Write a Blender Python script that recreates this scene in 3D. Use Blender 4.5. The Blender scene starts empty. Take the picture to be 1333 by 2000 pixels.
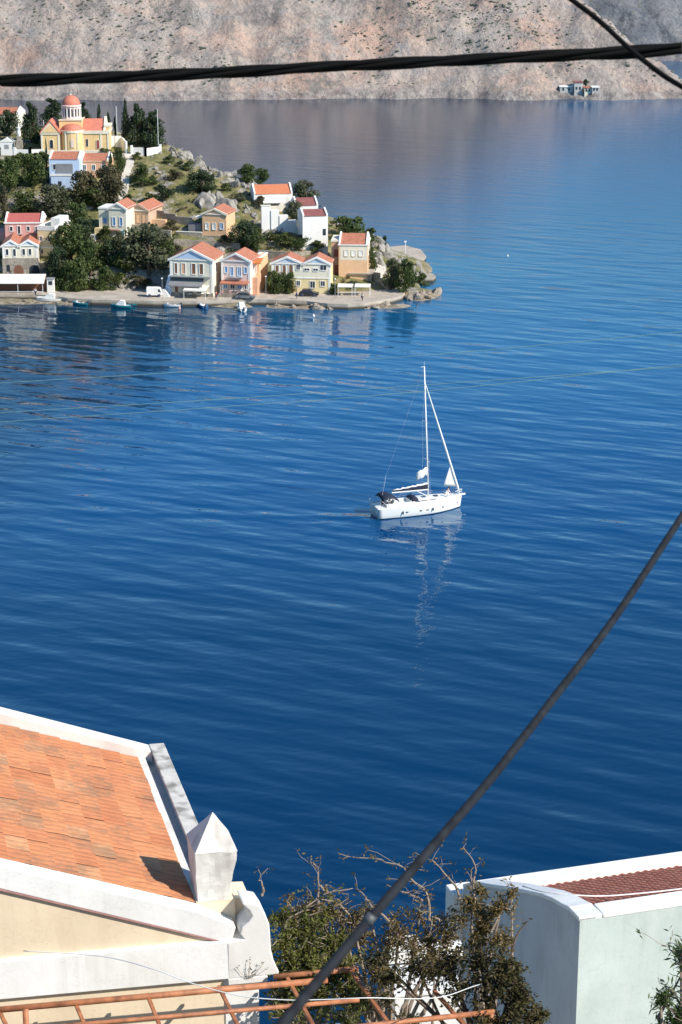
import bpy, bmesh, math, random
import numpy as np
from mathutils import Vector, Matrix, noise as mnoise
R=math.radians
random.seed(7)
sc=bpy.context.scene
col=sc.collection
# ---------------------------------------------------------------- camera, world, sun, exposure
F=3889.0; HC=80.0; TH=R(17.3)
ct,st=math.cos(TH),math.sin(TH)
cam=bpy.data.cameras.new('camera'); camo=bpy.data.objects.new('camera',cam); col.objects.link(camo)
camo.location=(0,0,HC); camo.rotation_euler=(R(90)-TH,0,0)
cam.sensor_fit='VERTICAL'; cam.sensor_height=36.0; cam.lens=36.0*F/2000.0
cam.clip_start=0.1; cam.clip_end=9000
cam.dof.use_dof=True; cam.dof.focus_distance=60.0; cam.dof.aperture_fstop=13.0
sc.camera=camo
SUN_EL,SUN_AZ=R(38),R(121)      # azimuth clockwise from +Y
w=bpy.data.worlds.new('World'); sc.world=w; w.use_nodes=True
nt=w.node_tree; nt.nodes.clear()
sky=nt.nodes.new('ShaderNodeTexSky'); sky.sky_type='NISHITA'; sky.sun_disc=False
sky.sun_elevation=SUN_EL; sky.sun_rotation=SUN_AZ; sky.dust_density=0.2; sky.ozone_density=2.5
bg=nt.nodes.new('ShaderNodeBackground'); bg.inputs[1].default_value=0.115
wo=nt.nodes.new('ShaderNodeOutputWorld'); skm=nt.nodes.new('ShaderNodeMix'); skm.data_type='RGBA'; skm.blend_type='MULTIPLY'; skm.inputs[0].default_value=1.0; skm.inputs[7].default_value=(0.70,0.97,1.08,1); nt.links.new(sky.outputs[0],skm.inputs[6]); nt.links.new(skm.outputs[2],bg.inputs[0]); nt.links.new(bg.outputs[0],wo.inputs[0])
sl=bpy.data.lights.new('sun','SUN'); sl.energy=4.9; sl.angle=R(0.53); sl.color=(1,0.93,0.82)
so=bpy.data.objects.new('sun',sl); col.objects.link(so)
sd=Vector((math.sin(SUN_AZ)*math.cos(SUN_EL),math.cos(SUN_AZ)*math.cos(SUN_EL),math.sin(SUN_EL)))
so.rotation_euler=sd.to_track_quat('Z','Y').to_euler()
vs=sc.view_settings; vs.view_transform='Standard'; vs.look='None'; vs.exposure=0.28; vs.gamma=1.0; vs.use_curve_mapping=False
# ---------------------------------------------------------------- survey helpers (real positions from bearings)
def ray(px,py):
    a=(px-666.5)/F; v=(py-1000)/F
    return Vector((a,ct-v*st,-(st+v*ct)))
def at_depth(px,py,d): return Vector((0,0,HC))+ray(px,py)*d
def at_z(px,py,z):
    r=ray(px,py); return Vector((0,0,HC))+r*((z-HC)/r.z)
def depth_of(P): return P.y*ct-(P.z-HC)*st
# ---------------------------------------------------------------- materials
MATS={}
def newmat(name):
    m=bpy.data.materials.new(name); m.use_nodes=True
    return m,m.node_tree,m.node_tree.nodes['Principled BSDF']
def N(nt,t,**k):
    n=nt.nodes.new(t)
    for a,b in k.items(): setattr(n,a,b)
    return n
def ramp(nt,fac,stops):
    r=N(nt,'ShaderNodeValToRGB'); e=r.color_ramp.elements
    while len(e)>1: e.remove(e[0])
    e[0].position=stops[0][0]; e[0].color=(*stops[0][1],1)
    for p,c in stops[1:]:
        x=e.new(p); x.color=(*c,1)
    nt.links.new(fac,r.inputs[0]); return r.outputs[0]
def noise(nt,scale,detail=4,vec=None,rough=0.55,stretch=None,coord='Object'):
    tc=N(nt,'ShaderNodeTexCoord'); src=tc.outputs[coord]
    if stretch:
        mp=N(nt,'ShaderNodeMapping'); mp.inputs['Scale'].default_value=stretch[:3]
        if len(stretch)>3: mp.inputs['Rotation'].default_value=(0,0,stretch[3])
        nt.links.new(src,mp.inputs[0]); src=mp.outputs[0]
    n=N(nt,'ShaderNodeTexNoise'); n.inputs['Scale'].default_value=scale; n.inputs['Detail'].default_value=detail; n.inputs['Roughness'].default_value=rough
    nt.links.new(src,n.inputs['Vector']); return n.outputs['Fac']
def mix(nt,f,a,b,mode='MIX'):
    m=N(nt,'ShaderNodeMix',data_type='RGBA',blend_type=mode)
    if isinstance(f,(int,float)): m.inputs[0].default_value=f
    else: nt.links.new(f,m.inputs[0])
    for i,x in ((6,a),(7,b)):
        if isinstance(x,tuple): m.inputs[i].default_value=(*x,1)
        else: nt.links.new(x,m.inputs[i])
    return m.outputs[2]
def bump(nt,b,h,strength=0.5,dist=0.05):
    n=N(nt,'ShaderNodeBump'); n.inputs['Strength'].default_value=strength; n.inputs['Distance'].default_value=dist
    nt.links.new(h,n.inputs['Height']); nt.links.new(n.outputs[0],b.inputs['Normal']); return n
def mat(name,c,rough=0.8,var=0.15,scale=1.5,bmp=0.0,metal=0.0,dirt=None,dscale=0.6,damt=0.5,bscale=None,streak=None):
    if name in MATS: return MATS[name]
    m,t,b=newmat(name)
    lo=tuple(x*(1-var) for x in c); hi=tuple(min(1,x*(1+var)) for x in c)
    n=noise(t,scale,5); o=ramp(t,n,[(0.3,lo),(0.7,hi)])
    if dirt:
        d=noise(t,dscale,6,stretch=(1,1,0.35)); f=ramp(t,d,[(0.5,(0,0,0)),(0.68,(damt,)*3)])
        o=mix(t,f,o,dirt)
    if streak:
        sn=noise(t,streak[1],4,stretch=(1,1,0.05),rough=.6); pm=noise(t,.7,3); mu=N(t,'ShaderNodeMath',operation='MULTIPLY'); t.links.new(sn,mu.inputs[0]); t.links.new(pm,mu.inputs[1])
        o=mix(t,ramp(t,mu.outputs[0],[(0.27,(0,0,0)),(0.40,(streak[2],)*3)]),o,streak[0])
        cn=noise(t,1.1,8,rough=.62,stretch=(1,1,1.3)); o=mix(t,ramp(t,cn,[(0.494,(0,0,0)),(0.4985,(.45,)*3),(0.503,(0,0,0))]),o,tuple(x*.55 for x in c))
    t.links.new(o,b.inputs['Base Color']); b.inputs['Roughness'].default_value=rough; b.inputs['Metallic'].default_value=metal
    if bmp: bump(t,b,noise(t,bscale or scale*6,4),0.6,bmp)
    MATS[name]=m; return m
def leafmat(name,c,c2,scale=3.0,trans=0.15):
    if name in MATS: return MATS[name]
    m,t,b=newmat(name)
    o=ramp(t,noise(t,scale,3,coord='Object'),[(0.35,c),(0.68,c2)])
    g=N(t,'ShaderNodeNewGeometry'); wn=ramp(t,g.outputs['Random Per Island'],[(0,(0.6,0.6,0.6)),(1,(1.25,1.25,1.25))])
    o=mix(t,1.0,o,wn,'MULTIPLY')
    t.links.new(o,b.inputs['Base Color']); b.inputs['Roughness'].default_value=0.6; b.inputs['Specular IOR Level'].default_value=0.25
    tr=N(t,'ShaderNodeBsdfTranslucent'); t.links.new(o,tr.inputs[0]); ms=N(t,'ShaderNodeMixShader'); ms.inputs[0].default_value=trans
    t.links.new(b.outputs[0],ms.inputs[1]); t.links.new(tr.outputs[0],ms.inputs[2]); t.links.new(ms.outputs[0],t.nodes['Material Output'].inputs[0])
    MATS[name]=m; return m
# plaster and paint
white=mat('white_plaster',(0.82,0.81,0.78),0.85,0.04,2.0,dirt=(0.55,0.52,0.46),dscale=0.5,damt=0.35)
cream=mat('cream_plaster',(0.74,0.66,0.46),0.85,0.06,1.5,dirt=(0.55,0.48,0.34),damt=0.4)
palecream=mat('pale_cream_plaster',(0.76,0.71,0.58),0.85,0.06,1.5,dirt=(0.52,0.46,0.36),damt=0.4)
yellow=mat('yellow_plaster',(0.78,0.56,0.28),0.85,0.08,1.2,dirt=(0.62,0.42,0.18),damt=0.4)
softyellow=mat('soft_yellow_plaster',(0.78,0.64,0.36),0.85,0.07,1.5,dirt=(0.55,0.42,0.22),damt=0.4)
orangep=mat('orange_plaster',(0.66,0.38,0.24),0.85,0.08,1.5,dirt=(0.5,0.3,0.2),damt=0.3)
peach=mat('peach_plaster',(0.78,0.50,0.30),0.85,0.08,1.5,dirt=(0.6,0.42,0.28),damt=0.4)
pink=mat('pink_plaster',(0.64,0.35,0.31),0.85,0.08,1.5,dirt=(0.6,0.38,0.33),damt=0.4)
palepink=mat('pale_pink_plaster',(0.78,0.60,0.54),0.85,0.06,1.5)
beige=mat('beige_plaster',(0.56,0.40,0.29),0.85,0.08,1.5,dirt=(0.45,0.33,0.25),damt=0.4)
paleblue=mat('pale_blue_plaster',(0.50,0.62,0.80),0.85,0.05,1.5)
bluep=mat('blue_paint',(0.14,0.33,0.62),0.6,0.1,2)
turq=mat('turquoise_paint',(0.05,0.40,0.55),0.6,0.1,2)
brown=mat('brown_wood',(0.22,0.10,0.06),0.6,0.2,4)
redwood=mat('red_wood',(0.30,0.07,0.05),0.6,0.2,4)
dark=mat('dark_glass',(0.035,0.045,0.06),0.15,0.2,2)
terr=mat('terracotta_roof',(0.44,0.165,0.10),0.8,0.28,1.8,bmp=0.03,dirt=(0.42,0.2,0.12),dscale=1.0)
maroon=mat('maroon_roof',(0.26,0.09,0.08),0.8,0.2,2)
domered=mat('dome_red',(0.58,0.19,0.125),0.7,0.1,1)
grey=mat('grey_metal',(0.30,0.31,0.32),0.5,0.1,3)
wmetal=mat('white_metal',(0.8,0.8,0.8),0.4,0.03,3)
canvasw=mat('white_canvas',(0.78,0.76,0.70),0.9,0.06,1.5)
canvasb=mat('blue_canvas',(0.10,0.14,0.30),0.9,0.1,1.5)
canvaso=mat('orange_canvas',(0.62,0.20,0.06),0.9,0.1,1.5)
greyc=mat('grey_canvas',(0.22,0.22,0.23),0.9,0.1,1.5)
bluec=mat('sky_blue_canvas',(0.05,0.35,0.75),0.8,0.1,1.5)
concrete=mat('quay_concrete',(0.40,0.36,0.31),0.9,0.15,0.5,bmp=0.03,dirt=(0.24,0.2,0.17),dscale=0.8)
navy=mat('navy_canvas',(0.012,0.018,0.045),0.8,0.2,2)
skin=mat('skin',(0.55,0.32,0.22),0.6,0.05,3); clothw=mat('white_cloth',(0.8,0.78,0.76),0.9,0.05,3); clothb=mat('dark_cloth',(0.05,0.06,0.1),0.9,0.1,3); hairm=mat('hair',(0.05,0.03,0.02),0.7,0.2,5)
bark=mat('bark',(0.12,0.085,0.06),0.9,0.3,6)
def stonemat(name,c1,c2,mortar,scale,bd=0.03):
    m,t,b=newmat(name)
    tc=N(t,'ShaderNodeTexCoord'); v=N(t,'ShaderNodeTexVoronoi'); v.inputs['Scale'].default_value=scale
    t.links.new(tc.outputs['Object'],v.inputs['Vector'])
    sp=N(t,'ShaderNodeSeparateColor'); t.links.new(v.outputs['Color'],sp.inputs[0])
    o=ramp(t,sp.outputs[0],[(0,c1),(1,c2)])
    v2=N(t,'ShaderNodeTexVoronoi',feature='DISTANCE_TO_EDGE'); v2.inputs['Scale'].default_value=scale; t.links.new(tc.outputs['Object'],v2.inputs['Vector'])
    o=mix(t,ramp(t,v2.outputs['Distance'],[(0.02,(1,1,1)),(0.07,(0,0,0))]),o,mortar)
    o=mix(t,ramp(t,noise(t,0.35,5),[(0.45,(0,0,0)),(0.7,(0.6,)*3)]),o,tuple(x*0.55 for x in c1))
    t.links.new(o,b.inputs['Base Color']); b.inputs['Roughness'].default_value=0.92
    bump(t,b,v2.outputs['Distance'],0.5,bd); MATS[name]=m; return m
stone=stonemat('rubble_stone',(0.30,0.26,0.21),(0.48,0.43,0.36),(0.24,0.2,0.16),2.2)
quaystone=stonemat('quay_stone',(0.34,0.29,0.23),(0.55,0.5,0.43),(0.2,0.17,0.14),1.6)
# bare rock
def rockmat(name,c1,c2,c3,s=0.6):
    m,t,b=newmat(name)
    n=noise(t,s,8,rough=0.65); o=ramp(t,n,[(0.3,c1),(0.5,c2),(0.68,c3)])
    v=noise(t,s*3,8,rough=0.7,stretch=(1,1,3)); t.links.new(o,b.inputs['Base Color']); b.inputs['Roughness'].default_value=0.95
    bump(t,b,v,0.8,0.5); MATS[name]=m; return m
rock=rockmat('limestone',(0.14,0.125,0.11),(0.33,0.305,0.27),(0.50,0.47,0.42))
shorerock=rockmat('shore_rock',(0.14,0.11,0.08),(0.38,0.32,0.26),(0.52,0.46,0.38),0.5)
# ---------------------------------------------------------------- mesh builder
class MB:
    def __init__(s): s.v=[]; s.f=[]; s.m=[]; s.uv=None
    def add(s,vs,fs,mi=0):
        o=len(s.v); s.v+= [tuple(x) for x in vs]; s.f+=[tuple(i+o for i in f) for f in fs]; s.m+=[mi]*len(fs); return s
    def box(s,x0,x1,y0,y1,z0,z1,mi=0,T=None):
        p=[(x0,y0,z0),(x1,y0,z0),(x1,y1,z0),(x0,y1,z0),(x0,y0,z1),(x1,y0,z1),(x1,y1,z1),(x0,y1,z1)]
        if T: p=[T(*q) for q in p]
        return s.add(p,[(3,2,1,0),(4,5,6,7),(0,1,5,4),(1,2,6,5),(2,3,7,6),(3,0,4,7)],mi)
    def prism(s,pts,ext,mi=0,T=None):
        n=len(pts); e=Vector(ext); a=[Vector(p) for p in pts]; b=[p+e for p in a]
        vs_=[tuple(p) for p in a+b]
        if T: vs_=[T(*q) for q in vs_]
        return s.add(vs_,[tuple(range(n))[::-1],tuple(range(n,2*n))]+[(i,(i+1)%n,n+(i+1)%n,n+i) for i in range(n)],mi)
    def poly(s,pts,mi=0): return s.add(pts,[tuple(range(len(pts)))],mi)
    def tube(s,pts,r,n=6,mi=0,cap=True):
        pts=[Vector(p) for p in pts]; k=len(pts); vs_=[]; up=Vector((0,0,1))
        for i,p in enumerate(pts):
            d=(pts[min(i+1,k-1)]-pts[max(i-1,0)]).normalized()
            a=d.cross(up)
            if a.length<0.05: a=d.cross(Vector((1,0,0)))
            a.normalize(); b=d.cross(a)
            rr=r[i] if isinstance(r,(list,tuple)) else r
            vs_+=[p+(a*math.cos(2*math.pi*j/n)+b*math.sin(2*math.pi*j/n))*rr for j in range(n)]
        fs=[(i*n+j,(i+1)*n+j,(i+1)*n+(j+1)%n,i*n+(j+1)%n) for i in range(k-1) for j in range(n)]
        if cap: fs+=[tuple(range(n)),tuple(range((k-1)*n,k*n))[::-1]]
        return s.add(vs_,fs,mi)
    def lathe(s,prof,n=16,c=(0,0,0),mi=0,a0=0,a1=2*math.pi):
        full=abs(a1-a0-2*math.pi)<1e-6; m=n if full else n+1
        vs_=[(c[0]+r*math.cos(a0+(a1-a0)*j/n),c[1]+r*math.sin(a0+(a1-a0)*j/n),c[2]+z) for r,z in prof for j in range(m)]
        fs=[(i*m+j,i*m+(j+1)%m,(i+1)*m+(j+1)%m,(i+1)*m+j) for i in range(len(prof)-1) for j in range(n)]
        return s.add(vs_,fs,mi)
    def build(s,name,m,parent=None,smooth=False,loc=None,world=False,fix=True):
        me=bpy.data.meshes.new(name)
        v=s.v
        if world and parent is not None:
            q=parent.location; v=[(a-q.x,b-q.y,c-q.z) for a,b,c in v]
        me.from_pydata(v,[],s.f)
        for mm in (m if isinstance(m,(list,tuple)) else [m]): me.materials.append(mm)
        me.polygons.foreach_set('material_index',s.m)
        if smooth: me.polygons.foreach_set('use_smooth',[True]*len(s.f))
        if s.uv:
            ul=me.uv_layers.new(name='UVMap')
            for l in me.loops: ul.data[l.index].uv=s.uv[l.vertex_index]
        if fix:
            bm=bmesh.new(); bm.from_mesh(me); bmesh.ops.recalc_face_normals(bm,faces=bm.faces); bm.to_mesh(me); bm.free()
        me.update()
        o=bpy.data.objects.new(name,me); col.objects.link(o)
        if parent is not None: o.parent=parent
        if loc is not None: o.location=loc
        return o
def tag(o,label=None,cat=None,group=None,kind=None):
    for k,v in (('label',label),('category',cat),('group',group),('kind',kind)):
        if v: o[k]=v
    return o
def thing(name,loc,label,cat,group=None,rz=0):
    o=bpy.data.objects.new(name,None); col.objects.link(o); o.location=loc; o.rotation_euler=(0,0,rz); o.empty_display_size=0.5
    return tag(o,label,cat,group)
def fbm(x,y,z=0,oct=4,lac=2.0,g=0.5):
    a=1;s_=0
    for i in range(oct): s_+=a*mnoise.noise(Vector((x,y,z+i*7.3))); x*=lac;y*=lac;a*=g
    return s_
# ---------------------------------------------------------------- peninsula terrain
CP=[]
def cz(px,py,h): p=at_z(px,py,h); CP.append((p.x,p.y,h))
def cr(px,py,base=1.0,k=0.318,y0=400.0):   # point on the general hillside plane z = base + k (Y - y0)
    r=ray(px,py); q=r.z/r.y; Y=(base-k*y0-HC)/(q-k); CP.append((r.x/r.y*Y,Y,base+k*(Y-y0)))
for x in range(-120,481,60): cz(x,583,0.6); cz(x,566,0.9)
for x in (480,540,600,660,720,780): cz(x,592,0.5); cz(x,572,1.0)
for p in [(-120,520),(0,520),(100,520),(200,520),(300,520),(-120,440),(0,440),(100,450),(200,440),(300,440),(420,470),(360,480),(480,470),(0,380),(100,380),(200,380),(300,380),(400,400),(480,420),
          (-120,340),(0,335),(100,335),(200,330),(270,340),(350,340),(540,440),(560,480),(620,495),(420,360)]: cr(*p)
for p in [(-120,300),(0,300),(80,300),(150,300),(210,299),(260,298),(310,296)]: cz(p[0],p[1],21.5)
RID=[(-200,272,24),(-100,262,24),(0,255,24),(80,252,23.5),(160,255,23),(240,262,23),(310,280,22.5),(350,290,21.5),(400,320,19.5),(470,350,17),(540,378,14.5),(600,405,12.0),(640,425,10.0),(700,445,8.5),(740,470,6.0),(780,490,3.2)]
for x,y,h in RID: cz(x,y,h)
for x,y,h in RID[3:]:
    p=at_z(x,y,h); CP.append((p.x+4,p.y+8,h-5)); CP.append((p.x+8,p.y+24,-3))
for x,y,h in RID[:3]:
    p=at_z(x,y,h); CP.append((p.x,p.y+40,h-10)); CP.append((p.x,p.y+80,-3))
for x,y,h in [(700,520,4.5),(650,520,4),(740,520,3.2),(790,530,2.0),(760,555,1.6),(820,552,1.2),(845,566,0.7),(800,578,0.6),(830,510,0.4),(770,500,2.0),(800,497,1.0),(815,535,1.0),(862,569,0.2)]: cz(x,y,h)
for x,y in [(885,570),(880,540),(860,520),(860,490),(830,590),(770,612),(700,622),(600,622),(500,618),(400,613),(300,612),(200,610),(100,606),(0,602),(-120,600),(800,470),(760,440),(900,600),(960,560),(960,480),(870,590),(-120,640),(100,640),(300,645),(500,650),(700,650),(900,650),(1050,520),(1000,440),(900,430)]: cz(x,y,-3.0)
A=np.array(CP); cen=A[:,:2].mean(0); sc_=50.0
U=(A[:,:2]-cen)/sc_
def phi(r2): return -np.sqrt(r2)
r2=((U[:,None]-U[None])**2).sum(2); n_=len(U)
K=np.zeros((n_+3,n_+3)); K[:n_,:n_]=phi(r2)+np.eye(n_)*1e-3; K[:n_,n_]=1; K[:n_,n_+1:]=U; K[n_,:n_]=1; K[n_+1:,:n_]=U.T
Wt=np.linalg.solve(K,np.concatenate([A[:,2],[0,0,0]]))
def hgrid(X,Y):
    P=(np.stack([X,Y],-1).reshape(-1,2)-cen)/sc_
    out=np.empty(len(P))
    for i in range(0,len(P),4000):
        q=P[i:i+4000]; out[i:i+4000]=phi(((q[:,None]-U[None])**2).sum(2))@Wt[:n_]+Wt[n_]+q@Wt[n_+1:]
    return out.reshape(X.shape)
def h0(x,y): return float(hgrid(np.array([[x]]),np.array([[y]]))[0,0])
TX0,TX1,TY0,TY1,DS=-150.0,40.0,385.0,560.0,0.8
gx=np.arange(TX0,TX1,DS); gy=np.arange(TY0,TY1,DS)
GX,GY=np.meshgrid(gx,gy); GH=hgrid(GX,GY)
for j in range(GH.shape[0]):
    for i in range(GH.shape[1]):
        h=GH[j,i]
        if h>-2.5:
            x,y=gx[i],gy[j]
            k=min(1,max(0,(h-1.3)/3))
            rk=mnoise.ridged_multi_fractal(Vector((x*0.11,y*0.11,3)),1.0,2.1,5,1.0,2.0)
            GH[j,i]=h+k*(0.45*fbm(x*0.25,y*0.25,0,4)+0.38*(rk-1.1))
GH=np.maximum(GH,-3.5)
def ht(x,y):
    i=(x-TX0)/DS; j=(y-TY0)/DS; i0=int(max(0,min(len(gx)-2,math.floor(i)))); j0=int(max(0,min(len(gy)-2,math.floor(j)))); a=i-i0;b=j-j0
    return (GH[j0,i0]*(1-a)+GH[j0,i0+1]*a)*(1-b)+(GH[j0+1,i0]*(1-a)+GH[j0+1,i0+1]*a)*b
def hit(px,py):
    r=ray(px,py); r=r/r.y; Y=386.0
    while Y<559:
        p=Vector((0,0,HC))+r*Y
        if ht(p.x,p.y)>=p.z: 
            for _ in range(8):
                Y-=0.05; p=Vector((0,0,HC))+r*Y
            return p
        Y+=0.4
    return at_z(px,py,0)
nx,ny=len(gx),len(gy)
t_=MB(); t_.v=[(float(GX[j,i]),float(GY[j,i]),float(GH[j,i])) for j in range(ny) for i in range(nx)]
t_.f=[(j*nx+i,j*nx+i+1,(j+1)*nx+i+1,(j+1)*nx+i) for j in range(ny-1) for i in range(nx-1) if max(GH[j,i],GH[j,i+1],GH[j+1,i],GH[j+1,i+1])>-3.4]
t_.m=[0]*len(t_.f)
m,t,b=newmat('headland_ground')
geo=N(t,'ShaderNodeNewGeometry'); sep=N(t,'ShaderNodeSeparateXYZ'); t.links.new(geo.outputs['Normal'],sep.inputs[0])
grass=ramp(t,noise(t,0.35,6),[(0.3,(0.06,0.07,0.022)),(0.45,(0.15,0.15,0.05)),(0.6,(0.25,0.21,0.09)),(0.75,(0.32,0.26,0.17))])
rk=ramp(t,noise(t,0.9,8,rough=0.7),[(0.3,(0.13,0.12,0.10)),(0.5,(0.30,0.275,0.235)),(0.7,(0.50,0.47,0.41))])
f1=ramp(t,noise(t,0.22,7,rough=0.68),[(0.55,(0,0,0)),(0.60,(1,1,1))])
f2=ramp(t,sep.outputs[2],[(0.72,(1,1,1)),(0.88,(0,0,0))])
mx=N(t,'ShaderNodeMix',data_type='RGBA',blend_type='LIGHTEN'); mx.inputs[0].default_value=1; t.links.new(f1,mx.inputs[6]); t.links.new(f2,mx.inputs[7])
o_=mix(t,mx.outputs[2],grass,rk)
sp=N(t,'ShaderNodeSeparateXYZ'); t.links.new(geo.outputs['Position'],sp.inputs[0])
low=ramp(t,sp.outputs[2],[(0.0,(1,1,1)),(1.0,(0,0,0))])
o_=mix(t,low,o_,ramp(t,noise(t,0.8,7,rough=0.7),[(0.35,(0.12,0.09,0.06)),(0.6,(0.42,0.35,0.27))]))
t.links.new(o_,b.inputs['Base Color']); b.inputs['Roughness'].default_value=0.95
bump(t,b,noise(t,1.2,8,rough=0.7),0.9,0.5)
tag(t_.build('headland_terrain',m,smooth=False,fix=False),kind='structure')
# ---------------------------------------------------------------- sea
m,t,b=newmat('sea_water')
geo=N(t,'ShaderNodeNewGeometry')
def pos_map(scale,rot=0.0,loc=(0,0,0)):
    mp=N(t,'ShaderNodeMapping',vector_type='TEXTURE'); mp.inputs['Scale'].default_value=tuple(1/x for x in scale); mp.inputs['Rotation'].default_value=(0,0,rot)
    t.links.new(geo.outputs['Position'],mp.inputs[0]); return mp.outputs[0]
def seanoise(scale,detail,stretch,rot,rough=0.5):
    n=N(t,'ShaderNodeTexNoise'); n.inputs['Scale'].default_value=scale; n.inputs['Detail'].default_value=detail; n.inputs['Roughness'].default_value=rough
    t.links.new(pos_map(stretch,rot),n.inputs['Vector']); return n.outputs['Fac']
def M_(op,a,b_=None,c_=None):
    n=N(t,'ShaderNodeMath',operation=op)
    for i,x in enumerate((a,b_,c_)):
        if x is None: continue
        if isinstance(x,(int,float)): n.inputs[i].default_value=x
        else: t.links.new(x,n.inputs[i])
    return n.outputs[0]
w1=seanoise(0.27,1.6,(0.36,1,1),R(-24),.42); w2=seanoise(1.1,2,(0.5,1,1),R(12)); w3=seanoise(0.12,1,(0.35,1,1),R(-30))
patch=seanoise(0.012,3,(0.35,1,1),R(10))
amp=M_('MULTIPLY_ADD',ramp(t,patch,[(0.35,(0,0,0)),(0.65,(1,1,1))]),0.6,0.55)
hh=M_('ADD',M_('MULTIPLY',w1,1.05),M_('ADD',M_('MULTIPLY',w2,0.085),M_('MULTIPLY',w3,0.9)))
sy=N(t,'ShaderNodeSeparateXYZ'); t.links.new(geo.outputs['Position'],sy.inputs[0])
calm=N(t,'ShaderNodeMapRange'); calm.inputs[1].default_value=340; calm.inputs[2].default_value=520; calm.inputs[3].default_value=1.0; calm.inputs[4].default_value=0.24; t.links.new(sy.outputs[1],calm.inputs[0])
hh=M_('MULTIPLY',hh,M_('MULTIPLY',calm.outputs[0],0.40))
# wake of the yacht: two diverging arms behind the stern (a real pattern of small waves)
S0=at_z(735,1010,0); hd=Vector((0.951,0.309))
spx=N(t,'ShaderNodeSeparateXYZ'); t.links.new(geo.outputs['Position'],spx.inputs[0])
dx=M_('SUBTRACT',spx.outputs[0],S0.x); dy=M_('SUBTRACT',spx.outputs[1],S0.y)
sS=M_('ADD',M_('MULTIPLY',dx,-hd.x),M_('MULTIPLY',dy,-hd.y))
tt=M_('ABSOLUTE',M_('ADD',M_('MULTIPLY',dx,-hd.y),M_('MULTIPLY',dy,hd.x)))
q_=M_('SUBTRACT',tt,M_('MULTIPLY',sS,0.40))
wd=M_('MULTIPLY_ADD',sS,0.040,1.3)
g_=M_('DIVIDE',q_,wd); gs=M_('EXPONENT',M_('MULTIPLY',M_('MULTIPLY',g_,g_),-0.5))
wk=M_('MULTIPLY',M_('COSINE',M_('MULTIPLY',q_,0.9)),gs)
wk=M_('MULTIPLY',wk,M_('GREATER_THAN',sS,0.0)); wk=M_('MULTIPLY',wk,M_('DIVIDE',1.0,M_('MULTIPLY_ADD',M_('MAXIMUM',sS,0.0),0.06,1.0)))
side=ramp(t,M_('ADD',M_('MULTIPLY',dx,-hd.y),M_('MULTIPLY',dy,hd.x)),[(0.0,(.18,)*3),(0.2,(.8,.8,.8))])
wk=M_('MULTIPLY',wk,side)
hh=M_('ADD',hh,M_('MULTIPLY',wk,M_('MULTIPLY',seanoise(0.25,2,(0.5,1,1),0.4),0.4)))
bp=N(t,'ShaderNodeBump'); bp.inputs['Strength'].default_value=1.0; t.links.new(hh,bp.inputs['Height']); t.links.new(amp,bp.inputs['Distance']); t.links.new(bp.outputs[0],b.inputs['Normal'])
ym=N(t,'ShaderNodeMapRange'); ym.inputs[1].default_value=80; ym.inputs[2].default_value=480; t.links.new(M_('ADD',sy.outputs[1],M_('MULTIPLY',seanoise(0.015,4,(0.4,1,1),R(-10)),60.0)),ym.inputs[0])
body_refl=ramp(t,ym.outputs[0],[(0.1,(0.0,0.014,0.052)),(0.38,(0.0,0.032,0.102)),(0.55,(0.0,0.056,0.180)),(0.75,(0.0,0.080,0.23)),(1.0,(0.0,0.065,0.18))])  # brightening with distance puts the sky's reflection into the water colour
refl_fade=N(t,'ShaderNodeMapRange',interpolation_type='SMOOTHSTEP'); refl_fade.inputs[1].default_value=-34; refl_fade.inputs[2].default_value=8; refl_fade.inputs[3].default_value=0; refl_fade.inputs[4].default_value=1
t.links.new(M_('ADD',spx.outputs[0],M_('ADD',M_('MULTIPLY',seanoise(0.03,3,(0.5,1,1),0),16.0),M_('MULTIPLY',M_('SUBTRACT',390.0,sy.outputs[1]),0.25))),refl_fade.inputs[0])
body_refl=mix(t,refl_fade.outputs[0],(0.0,0.017,0.055),body_refl)  # darker left water: the headland's dark reflection put into the colour
tip=at_z(850,520,0)
vd=N(t,'ShaderNodeVectorMath',operation='DISTANCE'); t.links.new(geo.outputs['Position'],vd.inputs[0]); vd.inputs[1].default_value=tip
dn=M_('ADD',vd.outputs['Value'],M_('MULTIPLY',seanoise(0.05,3,(1,1,1),0),22.0))
sh=ramp(t,M_('DIVIDE',dn,150.0),[(0.08,(1,1,1)),(0.22,(.35,)*3),(0.95,(0,0,0))])
base=mix(t,M_('MULTIPLY',sh,0.55),body_refl,(0.03,0.20,0.30))
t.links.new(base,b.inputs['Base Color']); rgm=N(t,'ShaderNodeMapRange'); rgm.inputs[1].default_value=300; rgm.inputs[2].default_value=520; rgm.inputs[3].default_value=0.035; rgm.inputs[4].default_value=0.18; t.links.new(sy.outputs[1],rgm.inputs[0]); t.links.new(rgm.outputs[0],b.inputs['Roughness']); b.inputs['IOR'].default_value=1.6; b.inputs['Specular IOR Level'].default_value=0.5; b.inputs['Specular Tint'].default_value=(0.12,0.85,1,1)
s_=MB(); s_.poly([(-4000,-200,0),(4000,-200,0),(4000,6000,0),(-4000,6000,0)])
tag(s_.build('sea_water',m),kind='structure')
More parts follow.
